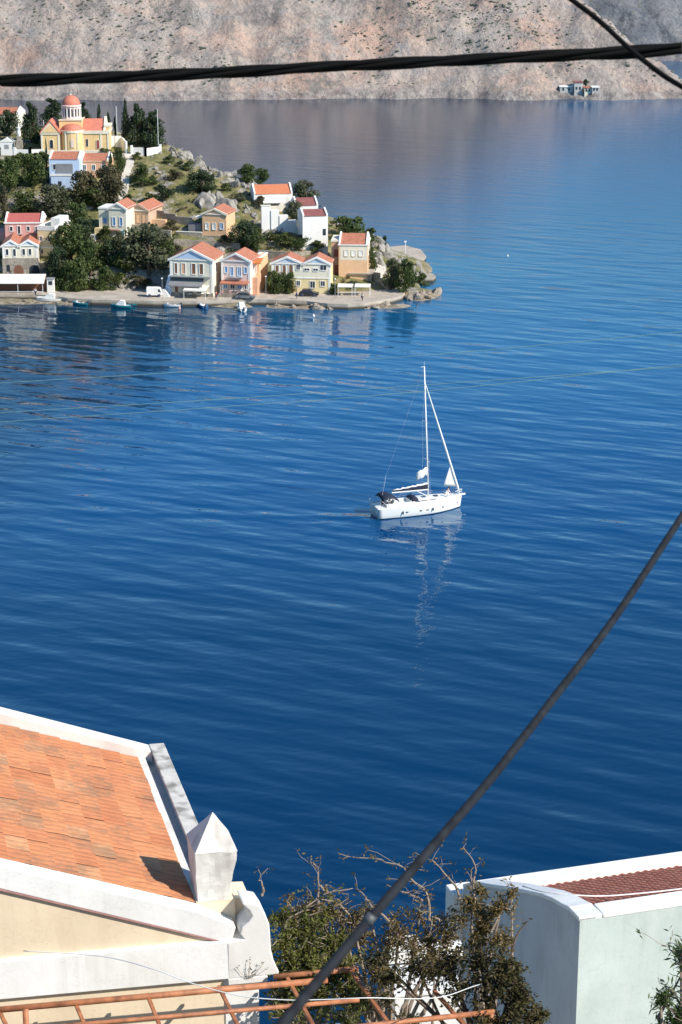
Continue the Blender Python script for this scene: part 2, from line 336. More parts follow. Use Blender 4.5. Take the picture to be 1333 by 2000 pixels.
# ---------------------------------------------------------------- far hills
def N_add(t,a,k):
    n=N(t,'ShaderNodeMath',operation='ADD'); t.links.new(a,n.inputs[0]); n.inputs[1].default_value=k; return n.outputs[0]
def hillmat(name,cols,blue):
    m,t,b=newmat(name)
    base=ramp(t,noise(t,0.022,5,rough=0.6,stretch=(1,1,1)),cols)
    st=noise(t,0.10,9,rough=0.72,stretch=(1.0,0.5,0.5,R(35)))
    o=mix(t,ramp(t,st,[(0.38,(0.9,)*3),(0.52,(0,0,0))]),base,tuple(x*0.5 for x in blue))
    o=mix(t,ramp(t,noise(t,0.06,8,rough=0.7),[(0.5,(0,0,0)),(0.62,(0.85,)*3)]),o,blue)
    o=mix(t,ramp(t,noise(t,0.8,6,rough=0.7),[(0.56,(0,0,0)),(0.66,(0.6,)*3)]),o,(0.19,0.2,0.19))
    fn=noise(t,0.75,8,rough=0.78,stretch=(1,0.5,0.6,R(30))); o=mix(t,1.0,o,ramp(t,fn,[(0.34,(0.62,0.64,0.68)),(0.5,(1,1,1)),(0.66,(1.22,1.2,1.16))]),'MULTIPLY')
    vv=N(t,'ShaderNodeTexVoronoi'); vv.inputs['Scale'].default_value=0.42; tcv=N(t,'ShaderNodeTexCoord'); t.links.new(tcv.outputs['Object'],vv.inputs['Vector'])
    dn_=N(t,'ShaderNodeMath',operation='MULTIPLY_ADD'); t.links.new(noise(t,0.035,5,rough=.65),dn_.inputs[0]); dn_.inputs[1].default_value=-1.5; t.links.new(vv.outputs['Distance'],dn_.inputs[2])
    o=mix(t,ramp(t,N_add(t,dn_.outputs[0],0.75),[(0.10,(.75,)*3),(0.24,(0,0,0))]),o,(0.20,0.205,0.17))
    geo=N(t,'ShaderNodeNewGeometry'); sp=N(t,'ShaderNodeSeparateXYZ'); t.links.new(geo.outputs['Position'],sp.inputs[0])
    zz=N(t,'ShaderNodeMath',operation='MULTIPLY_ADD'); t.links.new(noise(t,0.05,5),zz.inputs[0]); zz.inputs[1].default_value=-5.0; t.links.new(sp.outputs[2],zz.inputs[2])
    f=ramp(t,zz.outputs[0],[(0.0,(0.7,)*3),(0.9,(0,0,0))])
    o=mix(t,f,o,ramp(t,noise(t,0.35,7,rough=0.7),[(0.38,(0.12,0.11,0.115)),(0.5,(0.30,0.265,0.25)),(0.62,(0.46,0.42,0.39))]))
    t.links.new(o,b.inputs['Base Color']); b.inputs['Roughness'].default_value=0.95
    bump(t,b,noise(t,0.22,9,rough=0.72,stretch=(1,1,0.6,R(30))),1.0,3.0); return m
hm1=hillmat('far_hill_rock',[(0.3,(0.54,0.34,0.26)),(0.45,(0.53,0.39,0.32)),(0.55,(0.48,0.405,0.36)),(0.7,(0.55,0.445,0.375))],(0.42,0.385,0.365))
hm2=hillmat('distant_hill_rock',[(0.3,(0.16,0.18,0.22)),(0.7,(0.33,0.32,0.32))],(0.13,0.16,0.20))
def shoreY(x): return 815+12*fbm(x*0.014,1.3,0,3)+6*fbm(x*0.06,4.0,0,3)-max(0,x-60)*-0.12
def hill1(x,y):
    d=y-shoreY(x)
    cap=38-(x-97)*0.78+4*fbm(x*0.03,y*0.03,9,3)
    cap=min(cap,70+10*fbm(x*0.01,2,5,2))
    rise=2.5+0.62*d if d>0 else d*1.2+1.5
    if d>0: rise=min(rise,2.5+0.62*d)*(0.86+0.22*fbm(x*0.018+y*0.01,y*0.012,2,3))
    h=min(rise,cap) if d>0 else rise
    if d>0:
        k=min(1,d/15)
        g=mnoise.ridged_multi_fractal(Vector((x*0.02+y*0.012,y*0.014-x*0.006,1)),1.0,2.1,6,1.0,2.0)-1.2
        h+=k*(3.8*g+3.0*fbm(x*0.07,y*0.07,3,5))+ (1-k)*1.0*abs(fbm(x*0.1,y*0.1,8,3))
    return h
def grid(name,x0,x1,y0,y1,d,fn,m):
    xs=np.arange(x0,x1,d);ys=[];y=y0;dd=d
    while y<y1: ys.append(y); y+=dd; dd*=1.012
    g=MB(); g.v=[(float(x),float(y),max(-4,fn(float(x),float(y)))) for y in ys for x in xs]; n=len(xs)
    g.f=[(j*n+i,j*n+i+1,(j+1)*n+i+1,(j+1)*n+i) for j in range(len(ys)-1) for i in range(n-1)]; g.m=[0]*len(g.f)
    return tag(g.build(name,m,fix=False,smooth=True),kind='structure')
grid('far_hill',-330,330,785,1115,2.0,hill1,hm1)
def hill2(x,y):
    d=y-1010-20*fbm(x*0.01,7,0,2)
    if d<0: return d*0.3
    return min(0.42*d,72)+8*fbm(x*0.02,y*0.02,6,5)*min(1,d/30)
grid('distant_hill',-100,700,985,1600,7.0,hill2,hm2)
def hillhit(px,py):
    r=ray(px,py); r=r/r.y; Y=785.0
    while Y<1000:
        p=Vector((0,0,HC))+r*Y
        if max(0,hill1(p.x,p.y))>=p.z: return p
        Y+=0.5
    return None
# low scrub dotting the far hill: ground cover
sb=MB(); ico=bmesh.new(); bmesh.ops.create_icosphere(ico,subdivisions=1,radius=1); IV=[v.co.copy() for v in ico.verts]; IF=[tuple(v.index for v in f.verts) for f in ico.faces]; ico.free()
random.seed(11)
cnt=0
while cnt<2600:
    x=random.uniform(-190,210); y=random.uniform(816,900); 
    if y<shoreY(x)+8: continue
    if fbm(x*0.02,y*0.02,20,3)+random.uniform(-0.35,0.35)<(0.05 if x>-40 else 0.25): continue
    h=hill1(x,y); s=random.choice((0.25,0.3,0.35,0.4,0.5,0.75)); 
    sb.add([(x+v.x*s*random.uniform(.8,1.6),y+v.y*s*1.2,h+v.z*s*0.75*random.uniform(.6,1.1)) for v in IV],IF); cnt+=1
tag(sb.build('hill_scrub',leafmat('scrub_leaf',(0.10,0.12,0.09),(0.17,0.18,0.14),0.5,0.05),fix=False),'low dark scrub dotted over the bare far hillside','scrub',kind='stuff')
# ---------------------------------------------------------------- hillside below the camera
g=MB(); xs=np.linspace(-160,160,60); ys=np.linspace(-60,98,60)
g.v=[(float(x),float(y),min(78.2,57.5-0.82*(y-18)+(0.8*fbm(x*0.2,y*0.2,2,4))) ) for y in ys for x in xs]
g.f=[(j*60+i,j*60+i+1,(j+1)*60+i+1,(j+1)*60+i) for j in range(59) for i in range(59)]; g.m=[0]*len(g.f)
tag(g.build('near_hillside',MATS.get('x') or mat('near_earth',(0.26,0.22,0.15),0.95,0.4,0.5,bmp=0.1),fix=False),kind='structure')
# ---------------------------------------------------------------- quay
QE=[(-200,568),(-100,570),(0,574),(70,575),(103,577),(132,582),(180,585),(300,588),(400,588),(480,585),(520,585),(600,588),(640,593),(680,594),(712,592),(740,588),(765,583),(785,577),(795,568),(760,552),(735,540)]
QB=[(700,545),(660,562),(600,570),(520,568),(440,566),(300,566),(200,562),(100,560),(0,556),(-200,552)]
q=MB(); QP=[at_z(x,y,1.15) for x,y in QE+QB]; QP=[Vector((p.x,p.y,-2.0)) for p in QP]
q.prism(QP,(0,0,3.15))
m,t,b=newmat('quay_surface'); o=ramp(t,noise(t,0.5,6),[(0.3,(0.36,0.31,0.25)),(0.7,(0.52,0.46,0.39))])
geo=N(t,'ShaderNodeNewGeometry'); sp=N(t,'ShaderNodeSeparateXYZ'); t.links.new(geo.outputs['Position'],sp.inputs[0])
o=mix(t,ramp(t,sp.outputs[2],[(0.30,(1,1,1)),(0.75,(0,0,0))]),o,(0.06,0.05,0.035))
t.links.new(o,b.inputs['Base Color']); b.inputs['Roughness'].default_value=0.9; bump(t,b,noise(t,2.0,6),0.6,0.1)
tag(q.build('quay',m),kind='structure')
def slab(name,pix,z,th,m,kind='structure'):
    q=MB(); P=[at_z(x,y,z) for x,y in pix]; q.prism([Vector((p.x,p.y,z-th)) for p in P],(0,0,th)); return tag(q.build(name,m),kind=kind)
slab('jetty',[(742,484),(790,479),(822,487),(833,500),(828,506),(790,509),(745,507)],0.9,2.6,m)
slab('jetty',[(800,536),(845,534),(852,540),(846,546),(805,546)],0.7,2.4,m)
# footpath climbing to the church
def ribbon(name,pix,wid,m,lift=0.12):
    q=MB(); L=[];
    P=[hit(x,y) for x,y in pix]
    pts=[]
    for i in range(len(P)-1):
        for k in range(6): pts.append(P[i].lerp(P[i+1],k/6))
    pts.append(P[-1])
    for i,p in enumerate(pts):
        d=pts[min(i+1,len(pts)-1)]-pts[max(i-1,0)]; s=Vector((-d.y,d.x,0)).normalized()*wid
        for sg in (-1,1):
            a=p+s*sg; L.append((a.x,a.y,max(ht(p.x,p.y),ht(a.x,a.y))+lift))
        for sg in (1,-1):
            a=p+s*sg; L.append((a.x,a.y,ht(a.x,a.y)-0.8))
    n=len(pts)
    for i in range(n-1):
        a=i*4;b_=a+4
        q.f+=[(a,a+1,b_+1,b_),(a+1,a+2,b_+2,b_+1),(a+3,a,b_,b_+3)]; q.m+=[0]*3
    q.v=L; return q.build(name,m)
tag(ribbon('footpath',[(250,300),(255,318),(245,345),(244,370),(238,392)],0.9,mat('path_stone',(0.6,0.55,0.48),0.9,0.2,1.5)),kind='structure')
tag(ribbon('footpath',[(105,425),(130,416),(160,408),(190,404)],0.8,MATS['path_stone']),kind='structure')
tag(ribbon('footpath',[(735,545),(745,525),(738,505),(725,490)],1.1,MATS['path_stone']),kind='structure')
# ---------------------------------------------------------------- headland houses
PANE={'d':dark,'b':bluep,'t':turq,'r':brown,'w':white,'o':orangep,'x':redwood}
class House:
    """front face at local y=0, x along the front, z up; px numbers are bearings surveyed on the photo"""
    def __init__(s,name,label,cat,x0,x1,yt,yb,D,rot,wall,h=None,group=None,base=3.0):
        s.mid=(x0+x1)/2; s.yb=yb; s.rot=R(rot)
        s.P=at_z(s.mid,yb,h) if h is not None else hit(s.mid,yb)
        s.s=F/depth_of(s.P); s.cr=math.cos(s.rot)
        s.W=(x1-x0)/s.s/s.cr; s.H=(yb-yt)/(s.s*0.955); s.D=D; s.wall=wall
        s.root=thing(name,s.P,label,cat,group,s.rot); s.x0=-s.W/2; s.x1=s.W/2; s.base=base
    def X(s,px): return (px-s.mid)/s.s/s.cr
    def Z(s,py): return (s.yb-py)/(s.s*0.955)
    def walls(s,gab=None,H=None):
        """gab: list of (xa,xb,rise) front gables in metres"""
        q=MB(); H=H or s.H
        if gab:
            for xa,xb,r in gab: q.prism([(xa,0,-s.base),(xb,0,-s.base),(xb,0,H),((xa+xb)/2,0,H+r),(xa,0,H)],(0,s.D,0))
        else: q.box(s.x0,s.x1,0,s.D,-s.base,H)
        q.build('wall',s.wall,s.root); return s
    def win(s,L,frame=white,side=None):
        """L: (cx,cy,w,h,kind) px on the front; side='r' -> L in metres (y,z,w,h,kind) on the right flank"""
        for cx,cy,w_,h_,k in L:
            if side is None:
                x=s.X(cx); z=s.Z(cy); a=w_/s.s/2; c=h_/s.s/0.955/2
                T=lambda X_,Y_,Z_:(X_,Y_,Z_)
            else:
                x=cx; z=cy; a=w_/2; c=h_/2; e=s.x1 if side=='r' else s.x0; sg=1 if side=='r' else -1
                T=(lambda e,sg:(lambda X_,Y_,Z_:(e-Y_*sg,X_,Z_)))(e,sg)
            arch='a' in k; kk=k.replace('a','')
            f=MB(); fw=0.13
            f.box(x-a-fw,x-a,-0.09,0.02,z-c-fw,z+c+fw,T=T); f.box(x+a,x+a+fw,-0.09,0.02,z-c-fw,z+c+fw,T=T)
            f.box(x-a,x+a,-0.09,0.02,z+c,z+c+fw,T=T); f.box(x-a,x+a,-0.13,0.02,z-c-fw,z-c,T=T)
            p=MB(); p.box(x-a,x+a,-0.02,0.02,z-c,z+c,T=T)
            fo=f.build('window',frame if not isinstance(frame,str) else white,s.root); p.build('pane',PANE[kk],fo)
            if kk in 'db' and w_>4 and side is None and a>0.3:
                sh=MB(); sh.box(x-0.03,x+0.03,-0.05,-0.02,z-c,z+c,T=T); sh.build('mullion',white,fo)
        return s
    def door(s,cx,cy,w_,h_,m=brown):
        x=s.X(cx); z=s.Z(cy); a=w_/s.s/2; c=h_/s.s/0.955/2
        p=MB(); p.box(x-a,x+a,-0.05,0.02,z-c,z+c); p.build('door',m,s.root)
    def trim(s,z,th=0.22,pr=0.18,m=white,x0=None,x1=None):
        q=MB(); q.box((s.x0 if x0 is None else x0)-pr,(s.x1 if x1 is None else x1)+pr,-pr,0.0,z-th/2,z+th/2); q.box(s.x1 if x1 is None else x1,(s.x1 if x1 is None else x1)+pr,0.0,s.D,z-th/2,z+th/2)
        q.build('cornice',m,s.root)
    def corners(s,m=white,w_=0.45,H=None):
        H=H or s.H
        for x in (s.x0,s.x1-w_): q=MB(); q.box(x,x+w_,-0.06,0.0,0,H-0.12); q.build('pilaster',m,s.root)
    def gable_front(s,gab,m=terr,ped=None,rake=white,ov=0.3,H=None):
        H=H or s.H; T=0.16
        for xa,xb,r in gab:
            mx=(xa+xb)/2; hw=(xb-xa)/2; k=r/hw
            q=MB()
            for sg in (-1,1):
                q.prism([(mx,0.05,H+r+T),(mx+sg*(hw+ov),0.05,H-ov*k+T),(mx+sg*(hw+ov),0.05,H-ov*k+0.02),(mx,0.05,H+r+0.02)],(0,s.D+0.2,0))
            q.build('roof',m,s.root)
            q=MB()
            for sg in (-1,1):
                q.prism([(mx,-0.28,H+r+T+0.05),(mx+sg*(hw+ov+.05),-0.28,H-(ov+.05)*k+T+0.05),(mx+sg*(hw+ov+.05),-0.28,H-(ov+.05)*k-0.22),(mx,-0.28,H+r-0.22)],(0,0.33,0))
            q.build('raking_cornice',rake,s.root)
            if ped:
                q=MB(); q.prism([(xa+0.55,-0.05,H+0.2),(xb-0.55,-0.05,H+0.2),(mx,-0.05,H+r-0.42)],(0,0.05,0)); q.build('pediment',ped,s.root)
        s.trim(H-0.02)
        return s
    def gable_side(s,rise,m=terr,H=None,par=0.35,x0=None,x1=None,y0=0.0,y1=None,asym=0.5):
        """ridge parallel to the front, white parapets at both ends"""
        H=H or s.H; x0=s.x0 if x0 is None else x0; x1=s.x1 if x1 is None else x1; y1=s.D if y1 is None else y1
        ym=y0+(y1-y0)*asym
        q=MB(); q.prism([(x0+par,y0-0.15,H+0.03),(x0+par,ym,H+rise),(x0+par,y1,H+0.03)],(x1-x0-2*par,0,0)); q.build('roof',m,s.root)
        if par>0:
            for xa in (x0,x1-par):
                q=MB(); q.prism([(xa,y0,H-0.02),(xa,y0,H+0.35),(xa,ym,H+rise+0.35),(xa,y1,H+0.35),(xa,y1,H-0.02)],(par,0,0)); q.build('parapet',white,s.root)
        return s
    def hip(s,rise,m=terr,ov=0.35):
        H=s.H; a=min(s.W,s.D)/2*0.95; q=MB()
        x0,x1,y0,y1=s.x0-ov,s.x1+ov,-ov,s.D+ov
        if s.W>=s.D: r=[(x0+a,(y0+y1)/2,H+rise),(x1-a,(y0+y1)/2,H+rise)]
        else: r=[((x0+x1)/2,y0+a,H+rise),((x0+x1)/2,y1-a,H+rise)]
        V=[(x0,y0,H+.05),(x1,y0,H+.05),(x1,y1,H+.05),(x0,y1,H+.05)]+r
        q.add(V,[(0,1,2,3),(0,1,5,4),(1,2,5),(2,3,4,5),(3,0,4)] if s.W>=s.D else [(0,1,2,3),(0,1,4),(1,2,5,4),(2,3,5),(3,0,4,5)])
        q.build('roof',m,s.root); s.trim(H-0.05); return s
    def flat(s,m=white,ph=0.5):
        q=MB(); H=s.H; T=0.25
        q.box(s.x0-.06,s.x1+.06,-.06,T,H-0.03,H+ph); q.box(s.x0-.06,s.x1+.06,s.D-T,s.D,H-0.03,H+ph); q.box(s.x0-.06,s.x0+T,T,s.D-T,H-0.03,H+ph); q.box(s.x1-T,s.x1+.06,T,s.D-T,H-0.03,H+ph)
        q.build('parapet',m,s.root); return s
    def part(s,name,m,*boxes):
        q=MB()
        for bx in boxes: q.box(*bx)
        return q.build(name,m,s.root)
    def awning(s,xa,xb,yz,out,m,drop=0.5,name='awning',posts=True):
        x0,x1=s.X(xa),s.X(xb); z=s.Z(yz); q=MB()
        q.prism([(x0,0,z+drop),(x0,-out,z),(x0,-out,z-0.22),(x0,-out+0.05,z-0.22),(x0,-out+0.05,z-0.04),(x0,0,z+drop-0.06)],(x1-x0,0,0))
        a=q.build(name,m,s.root)
        if posts:
            for xx in (x0+0.1,x1-0.1): q=MB(); q.tube([(xx,-out+0.1,-0.3),(xx,-out+0.1,z-0.05)],0.05,6); q.build('post',wmetal,a)
# 10 white front house, blue pediment
h=House('house','white waterfront house with pale blue pediment above a cream awning','house',333,417,522,579,9,-11,palecream,1.1)
Hh=h.Z(510); G=[(h.x0,h.x1,2.1)]
h.walls(G,Hh); h.gable_front(G,ped=paleblue,H=Hh); h.corners(H=Hh)
h.win([(345,527,5,19,'r'),(360,527,7,19,'o'),(380,527,7,19,'r'),(395,527,7,19,'r')]); h.win([(3,h.Z(527),1,1.9,'r'),(7,h.Z(527),1,1.9,'r')],side='r')
h.part('balcony',grey,(h.x0+.2,h.x1-.2,-1.3,0,h.Z(541),h.Z(541)+0.14)); h.awning(334,400,556,1.9,greyc,1.3,'porch_roof',False); h.awning(366,410,562,3.0,canvasw,0.5)
h.win([(372,570,10,9,'d'),(390,570,10,9,'d')]); h.door(345,568,6,20); h.part('plinth',stone,(h.x0-.05,h.x1+.05,-.1,0,-.5,.8))
for i,x in enumerate((338,352,366)):
    pass
# slanted lean-to wall left of it, white in shade painted as pale blue
p0=at_z(322,578,1.1); h2=thing('lean_to',p0,'steep lean-to coloured blue-grey for shade with a pale foot against the white waterfront house','lean-to',None,R(-11))
q=MB(); q.prism([(-.3,0,-.2),(1.3,0,-.2),(1.3,0,4.3),(.9,0,4.3)],(0,4,0)); q.build('wall',paleblue,h2); q=MB(); q.prism([(-.9,-1.3,-.2),(1.5,-1.3,-.2),(0.5,-1.3,1.5),(0,-1.3,1.6)],(0,1.25,0)); q.build('buttress',white,h2)
# 11 pink pediment
h=House('house','narrow pale house with a red pediment and blue shutters','house',433,490,512,578,7,-13,palepink,1.1)
G=[(h.x0,h.x1,1.5)]
h.walls(G); h.gable_front(G,ped=pink); h.corners()
h.win([(443,529,5,11,'b'),(454,532,6,16,'b'),(469,532,6,16,'b'),(481,529,5,11,'b')]); h.part('balcony',grey,(-1.6,1.6,-.9,0,h.Z(543),h.Z(543)+.1)); h.awning(434,489,552,1.8,terr,0.35,'porch_roof'); h.win([(441,559,8,10,'b'),(455,559,8,10,'d'),(469,559,8,10,'b'),(482,559,7,10,'d')])
h.part('parapet_wall',stone,(h.x0,h.x1,-2.2,-1.9,-1,0.9)); h.part('terrace',stone,(h.x0,h.x1,-1.9,0,-1,0.25))
for x in (440,456,474,487): h.part('railing_panel',pink,(h.X(x)-.25,h.X(x)+.25,-2.15,-2.1,.9,1.5))
# 12 small house with orange awning
h=House('house','small peach annex under a bright orange awning between two gabled waterfront houses','house',492,507,508,572,7,-13,peach,1.1)
h.walls(); h.flat(white,.25); h.awning(492,516,512,2.2,canvaso,0.7,posts=False); h.part('stair_wall',orangep,(h.x1-.9,h.x1+.3,-2.5,0,-.5,3.6)); h.win([(498,528,6,14,'r')])
# 13 twin pediment cream house
h=House('house','long cream house with two blue-grey pediments side by side','house',531,646,517,573,5.5,-5,softyellow,1.1)
mx=h.X(592); G=[(h.x0,mx,1.35),(mx,h.x1,1.35)]
h.walls(G); h.gable_front(G,ped=paleblue); h.corners()
h.part('upper_band',palecream,(h.x0+.45,h.x1-.45,-.012,0,h.Z(545),h.H-.15))
for W_ in ([(542,527,6,12,'r'),(556,529,6,17,'r'),(569,529,7,18,'r'),(583,524,7,9,'d'),(600,528,10,4,'d'),(617,528,9,4,'d'),(632,524,12,9,'d')],[(542,556,6,12,'d'),(583,554,7,9,'d'),(611,556,9,12,'d'),(631,554,8,9,'d')]): h.win(W_)
h.part('string_course',white,(h.x0,h.x1,-.1,0,h.Z(544)-.1,h.Z(544)+.1))
h.door(570,562,8,20,brown)
# 14 orange corner house
h=House('house','orange and cream house, last one before the tip of the headland','house',662,718,481,556,9,-4,peach,1.6)
h.walls(); h.gable_side(1.7); h.part('upper_band',palecream,(h.x0+.3,h.x1-.05,-.012,0,h.Z(510),h.H-.1)); h.trim(h.H-.05)
h.win([(677,497,7,10,'w'),(691,497,7,10,'w'),(705,497,7,10,'w')],palecream)
h.win([(3,h.Z(497),1.0,1.3,'d'),(6,h.Z(497),1,1.3,'d')],side='r')
q=MB(); q.box(h.X(647),h.x0,1.2,8,-3,h.Z(478)); q.build('annex',orangep,h.root)
q=MB(); q.box(h.X(646),h.x0,1.1,8.1,h.Z(478)-.02,h.Z(478)+.35); q.build('annex_parapet',palecream,h.root)
q=MB(); q.box(h.X(652),h.X(660),1.12,1.2,h.Z(506),h.Z(492)); q.build('annex_window',redwood,h.root); q=MB(); q.box(h.X(653),h.X(660),1.12,1.2,h.Z(555),h.Z(521)); q.build('annex_door',redwood,h.root)
# low stone shelter and awnings right of it
h=House('stone_shelter','low grey stone shelter with a flat roof in front of the orange corner house','shelter',684,726,536,556,5,-6,stone,1.6)
h.walls(); h.part('roof',concrete,(h.x0-.3,h.x1+.3,-.5,h.D,h.H,h.H+.25)); h.door(700,550,16,9,dark)
for i,(xa,xb,lb) in enumerate([(661,690,'left one of two white cafe awnings on the quay below the stone shelter'),(694,724,'right one of two white cafe awnings on the quay below the stone shelter')]):
    P=at_z((xa+xb)/2,577,1.15); t0=thing('cafe_awning',P,lb,'awning','white cafe awnings at the tip of the quay',R(-6)); W_=(xb-xa)/9.5/2
    q=MB(); q.prism([(-W_,-1.3,2.0),(-W_,0,2.45),(-W_,1.3,2.0),(-W_,1.3,1.92),(-W_,0,2.35),(-W_,-1.3,1.92)],(2*W_,0,0)); q.build('canopy',canvasw,t0)
    for sx in (-1,1):
        for sy in (-1,1): q=MB(); q.tube([(sx*(W_-.1),sy*1.2,0),(sx*(W_-.1),sy*1.2,1.95)],.05,6); q.build('post',wmetal,t0)
# 6 twin-pediment pale house left with stone ground floor
h=House('house','pale house with twin blue-grey pediments over an arched stone ground floor','house',8,76,482,540,10,4,palecream,3.2)
mx=h.X(40); G=[(h.x0,mx,1.1),(mx,h.x1,1.1)]; h.walls(G); h.gable_front(G,ped=paleblue); h.corners()
h.part('stone_facing',stone,(h.x0-.1,h.x1+.1,-.25,0,-3,h.Z(505))); h.win([(17,494,5,11,'d'),(31,495,5,13,'d'),(49,494,5,11,'d'),(61,494,5,11,'d')])
def archdoor(h,cx,yt,yb,w_,m,name='door'):
    x=h.X(cx); a=w_/h.s/2; z0=h.Z(yb); z1=h.Z(yt); pts=[(x-a,-.27,z0),(x+a,-.27,z0)]+[(x+a*math.cos(R(k)),-.27,z1-a+a*math.sin(R(k))) for k in range(0,181,20)]
    q=MB(); q.prism(pts,(0,.1,0)); q.build(name,m,h.root)
archdoor(h,38,518,540,18,brown); archdoor(h,68,518,540,20,dark); archdoor(h,18,517,530,7,dark,'window')
# 4 pink house
h=House('house','bright pink house with four white-framed windows and a red tiled roof','house',12,84,436,476,9,3,pink,None)
h.walls(); h.gable_side(1.3,mat('pinkish_roof',(0.46,0.12,0.10),0.8,.15,2)); h.trim(h.H-.1,.3); h.win([(24,448,5,8,'d'),(39,450,5,14,'d'),(57,448,5,8,'d'),(73,449,5,9,'d')],white)
h.part('balcony',grey,(h.X(33),h.X(46),-.8,0,h.Z(458),h.Z(458)+.1)); h.part('wing',pink,(h.X(-8),h.x0,1.5,7,-3,h.Z(456)))
# 5 yellow flat house
h=House('house','yellow flat-roofed house between the pink house and the dark trees','house',75,110,452,500,9,-14,softyellow,None)
h.walls(); h.flat(white,.9); h.win([(82,468,6,8,'da'),(99,468,6,8,'da'),(83,492,5,8,'r')]); h.part('roof_room',white,(h.X(92),h.x1+.02,3,8,h.H-.02,h.H+2.1)); h.trim(h.Z(484),.25)
# 8 cafe left, long white awning
P=at_z(40,571,1.15); t0=thing('cafe_canopy',P,'long flat white canopy over the waterside cafe at the far left','canopy'); 
q=MB(); q.prism([(-14,-1.8,2.25),(-14,1.8,3.5),(-14,1.8,3.4),(-14,-1.8,2.12)],(19.2,0,0)); q.build('roof',canvasw,t0)
q=MB(); q.box(-14,5.2,1.9,2.1,0,3.3); q.build('back_wall',brown,t0)
for x in (-13.5,-9,-4.5,-0.2,4.9): q=MB(); q.tube([(x,-1.6,0),(x,-1.6,2.2)],.06,6); q.build('post',wmetal,t0)
q=MB(); q.box(-14,5,-1.75,-1.65,0.4,0.5); q.build('railing',wmetal,t0)
P=at_z(100,562,2.0); t0=thing('kiosk',P,'small white box kiosk at the right end of the long canopy','kiosk'); q=MB(); q.box(-.7,.7,-.6,.8,-1,1.9); q.build('wall',white,t0); q=MB(); q.box(-.85,.85,-.8,.9,1.9,2.02); q.build('roof',grey,t0); q=MB(); q.box(-.4,.4,-.64,-.6,.7,1.5); q.build('window',dark,t0)
# 7 cream house with blue shutters
h=House('house','cream two-part house with turquoise shutters halfway up the hill','house',214,248,424,462,7,-12,palecream,None)
G=[(h.x0,h.x1,1.2)]; h.walls(G,h.Z(410)); h.gable_front(G,H=h.Z(410)); h.win([(224,434,5,15,'b'),(238,434,5,15,'b'),(240,456,6,10,'t')]); h.part('annex',palecream,(h.X(192),h.x0,.6,6,-3,h.Z(412))); h.part('annex_parapet',white,(h.X(192)-.1,h.x0,.5,6.1,h.Z(412)-.02,h.Z(412)+.3))
for x,y,k in ((204,434,bluep),(199,456,turq)): h.part('annex_window',k,(h.X(x)-.35,h.X(x)+.35,.52,.6,h.Z(y)-.6,h.Z(y)+.6))
h.part('annex_base',softyellow,(h.X(186),h.x0-.05,-.6,.58,-3,h.Z(447))); h.part('white_stair',white,(h.X(180),h.X(192),-2.2,-.6,-3,h.Z(458)),(h.X(192),h.X(230),-2.6,-1.2,-3.5,h.Z(478)))
h.part('balcony_slab',brown,(h.X(216),h.X(235),-1.3,0,h.Z(450),h.Z(450)+.12))
# 8 beige gabled
h=House('house','plain beige gabled house with closed boards, beside the cream house with turquoise shutters','house',253,291,412,443,9,-15,beige,None)
G=[(h.x0,h.x1,1.3)]; h.walls(G); h.gable_front(G,rake=beige); h.win([(260,427,7,16,'w'),(272,427,7,16,'w'),(284,427,7,16,'w')],beige)
for o in h.root.children:
    for c in o.children:
        if c.name.startswith('pane'): c.data.materials[0]=peach
h.part('garden_wall',peach,(h.x1,h.x1+3.2,2,3,-2,1.4))
# 9 small peach with blue windows
h=House('house','small peach cottage with pale blue shutters standing alone on a stone plinth','house',396,443,420,461,7,-13,cream,None)
G=[(h.x0,h.x1,1.15)]; h.wall=peach; h.walls(G); h.gable_front(G,rake=palecream); h.win([(405,443,6,11,'w'),(419,443,6,11,'w'),(434,442,6,11,'b')],white); h.part('plinth',stone,(h.x0-.1,h.x1+.1,-.3,0,-2.5,h.Z(461)+.1)); 
h.part('veranda_roof',white,(h.X(380),h.x0,.3,3,h.Z(428),h.Z(428)+.12)); h.part('veranda_wall',stone,(h.X(345),h.x0,-.6,-.2,-2.5,.7)); h.part('veranda_shade',greyc,(h.X(366),h.X(392),.6,3,0,2.2)); h.part('veranda_coping',white,(h.X(345),h.x0,-.65,-.15,.7,.82))
# white cluster on the right slope
h=House('house','white house with the bright orange-red roof at the top of the white cluster','house',497,572,380,400,7,10,white,None)
h.walls(); h.gable_side(1.7,mat('bright_roof',(0.56,0.19,0.09),0.8,.12,2)); h.awning(512,556,392,2.6,canvasw,.5,'pergola'); h.win([(505,390,5,8,'d')]); 
h.part('terrace',white,(h.X(512),h.X(560),-3.4,0,-4,-.9)); h.part('terrace_parapet',palecream,(h.X(512),h.X(562),-3.6,-3.4,-4,.3))
h=House('house','white house with a dull maroon roof just below the bright orange-red roof','house',578,622,403,432,7,10,white,None)
h.walls(); h.gable_side(1.3,maroon)
h=House('house','tall white house with a maroon strip roof above the cream twin-pediment house','house',592,641,425,488,7,10,white,None)
h.walls(); h.gable_side(1.0,maroon); h.door(634,455,6,12,dark)
h=House('terrace_wall','long stepped white wall linking the white houses down the slope','wall',512,594,428,452,1.2,10,white,None)
def seg(xa,xb,yt): h.part('wall_section' if yt!=412 else 'upper_section',white,(h.X(xa),h.X(xb)-.02,(xa-512)*-.012,1.2,-6,h.Z(yt)))
for a_ in ((512,530,404),(530,546,412),(546,563,422),(563,580,432),(580,594,444)): seg(*a_)
h.part('coping',palecream,(h.X(511),h.X(530.5),-.08,1.25,h.Z(404)+.01,h.Z(404)+.12))
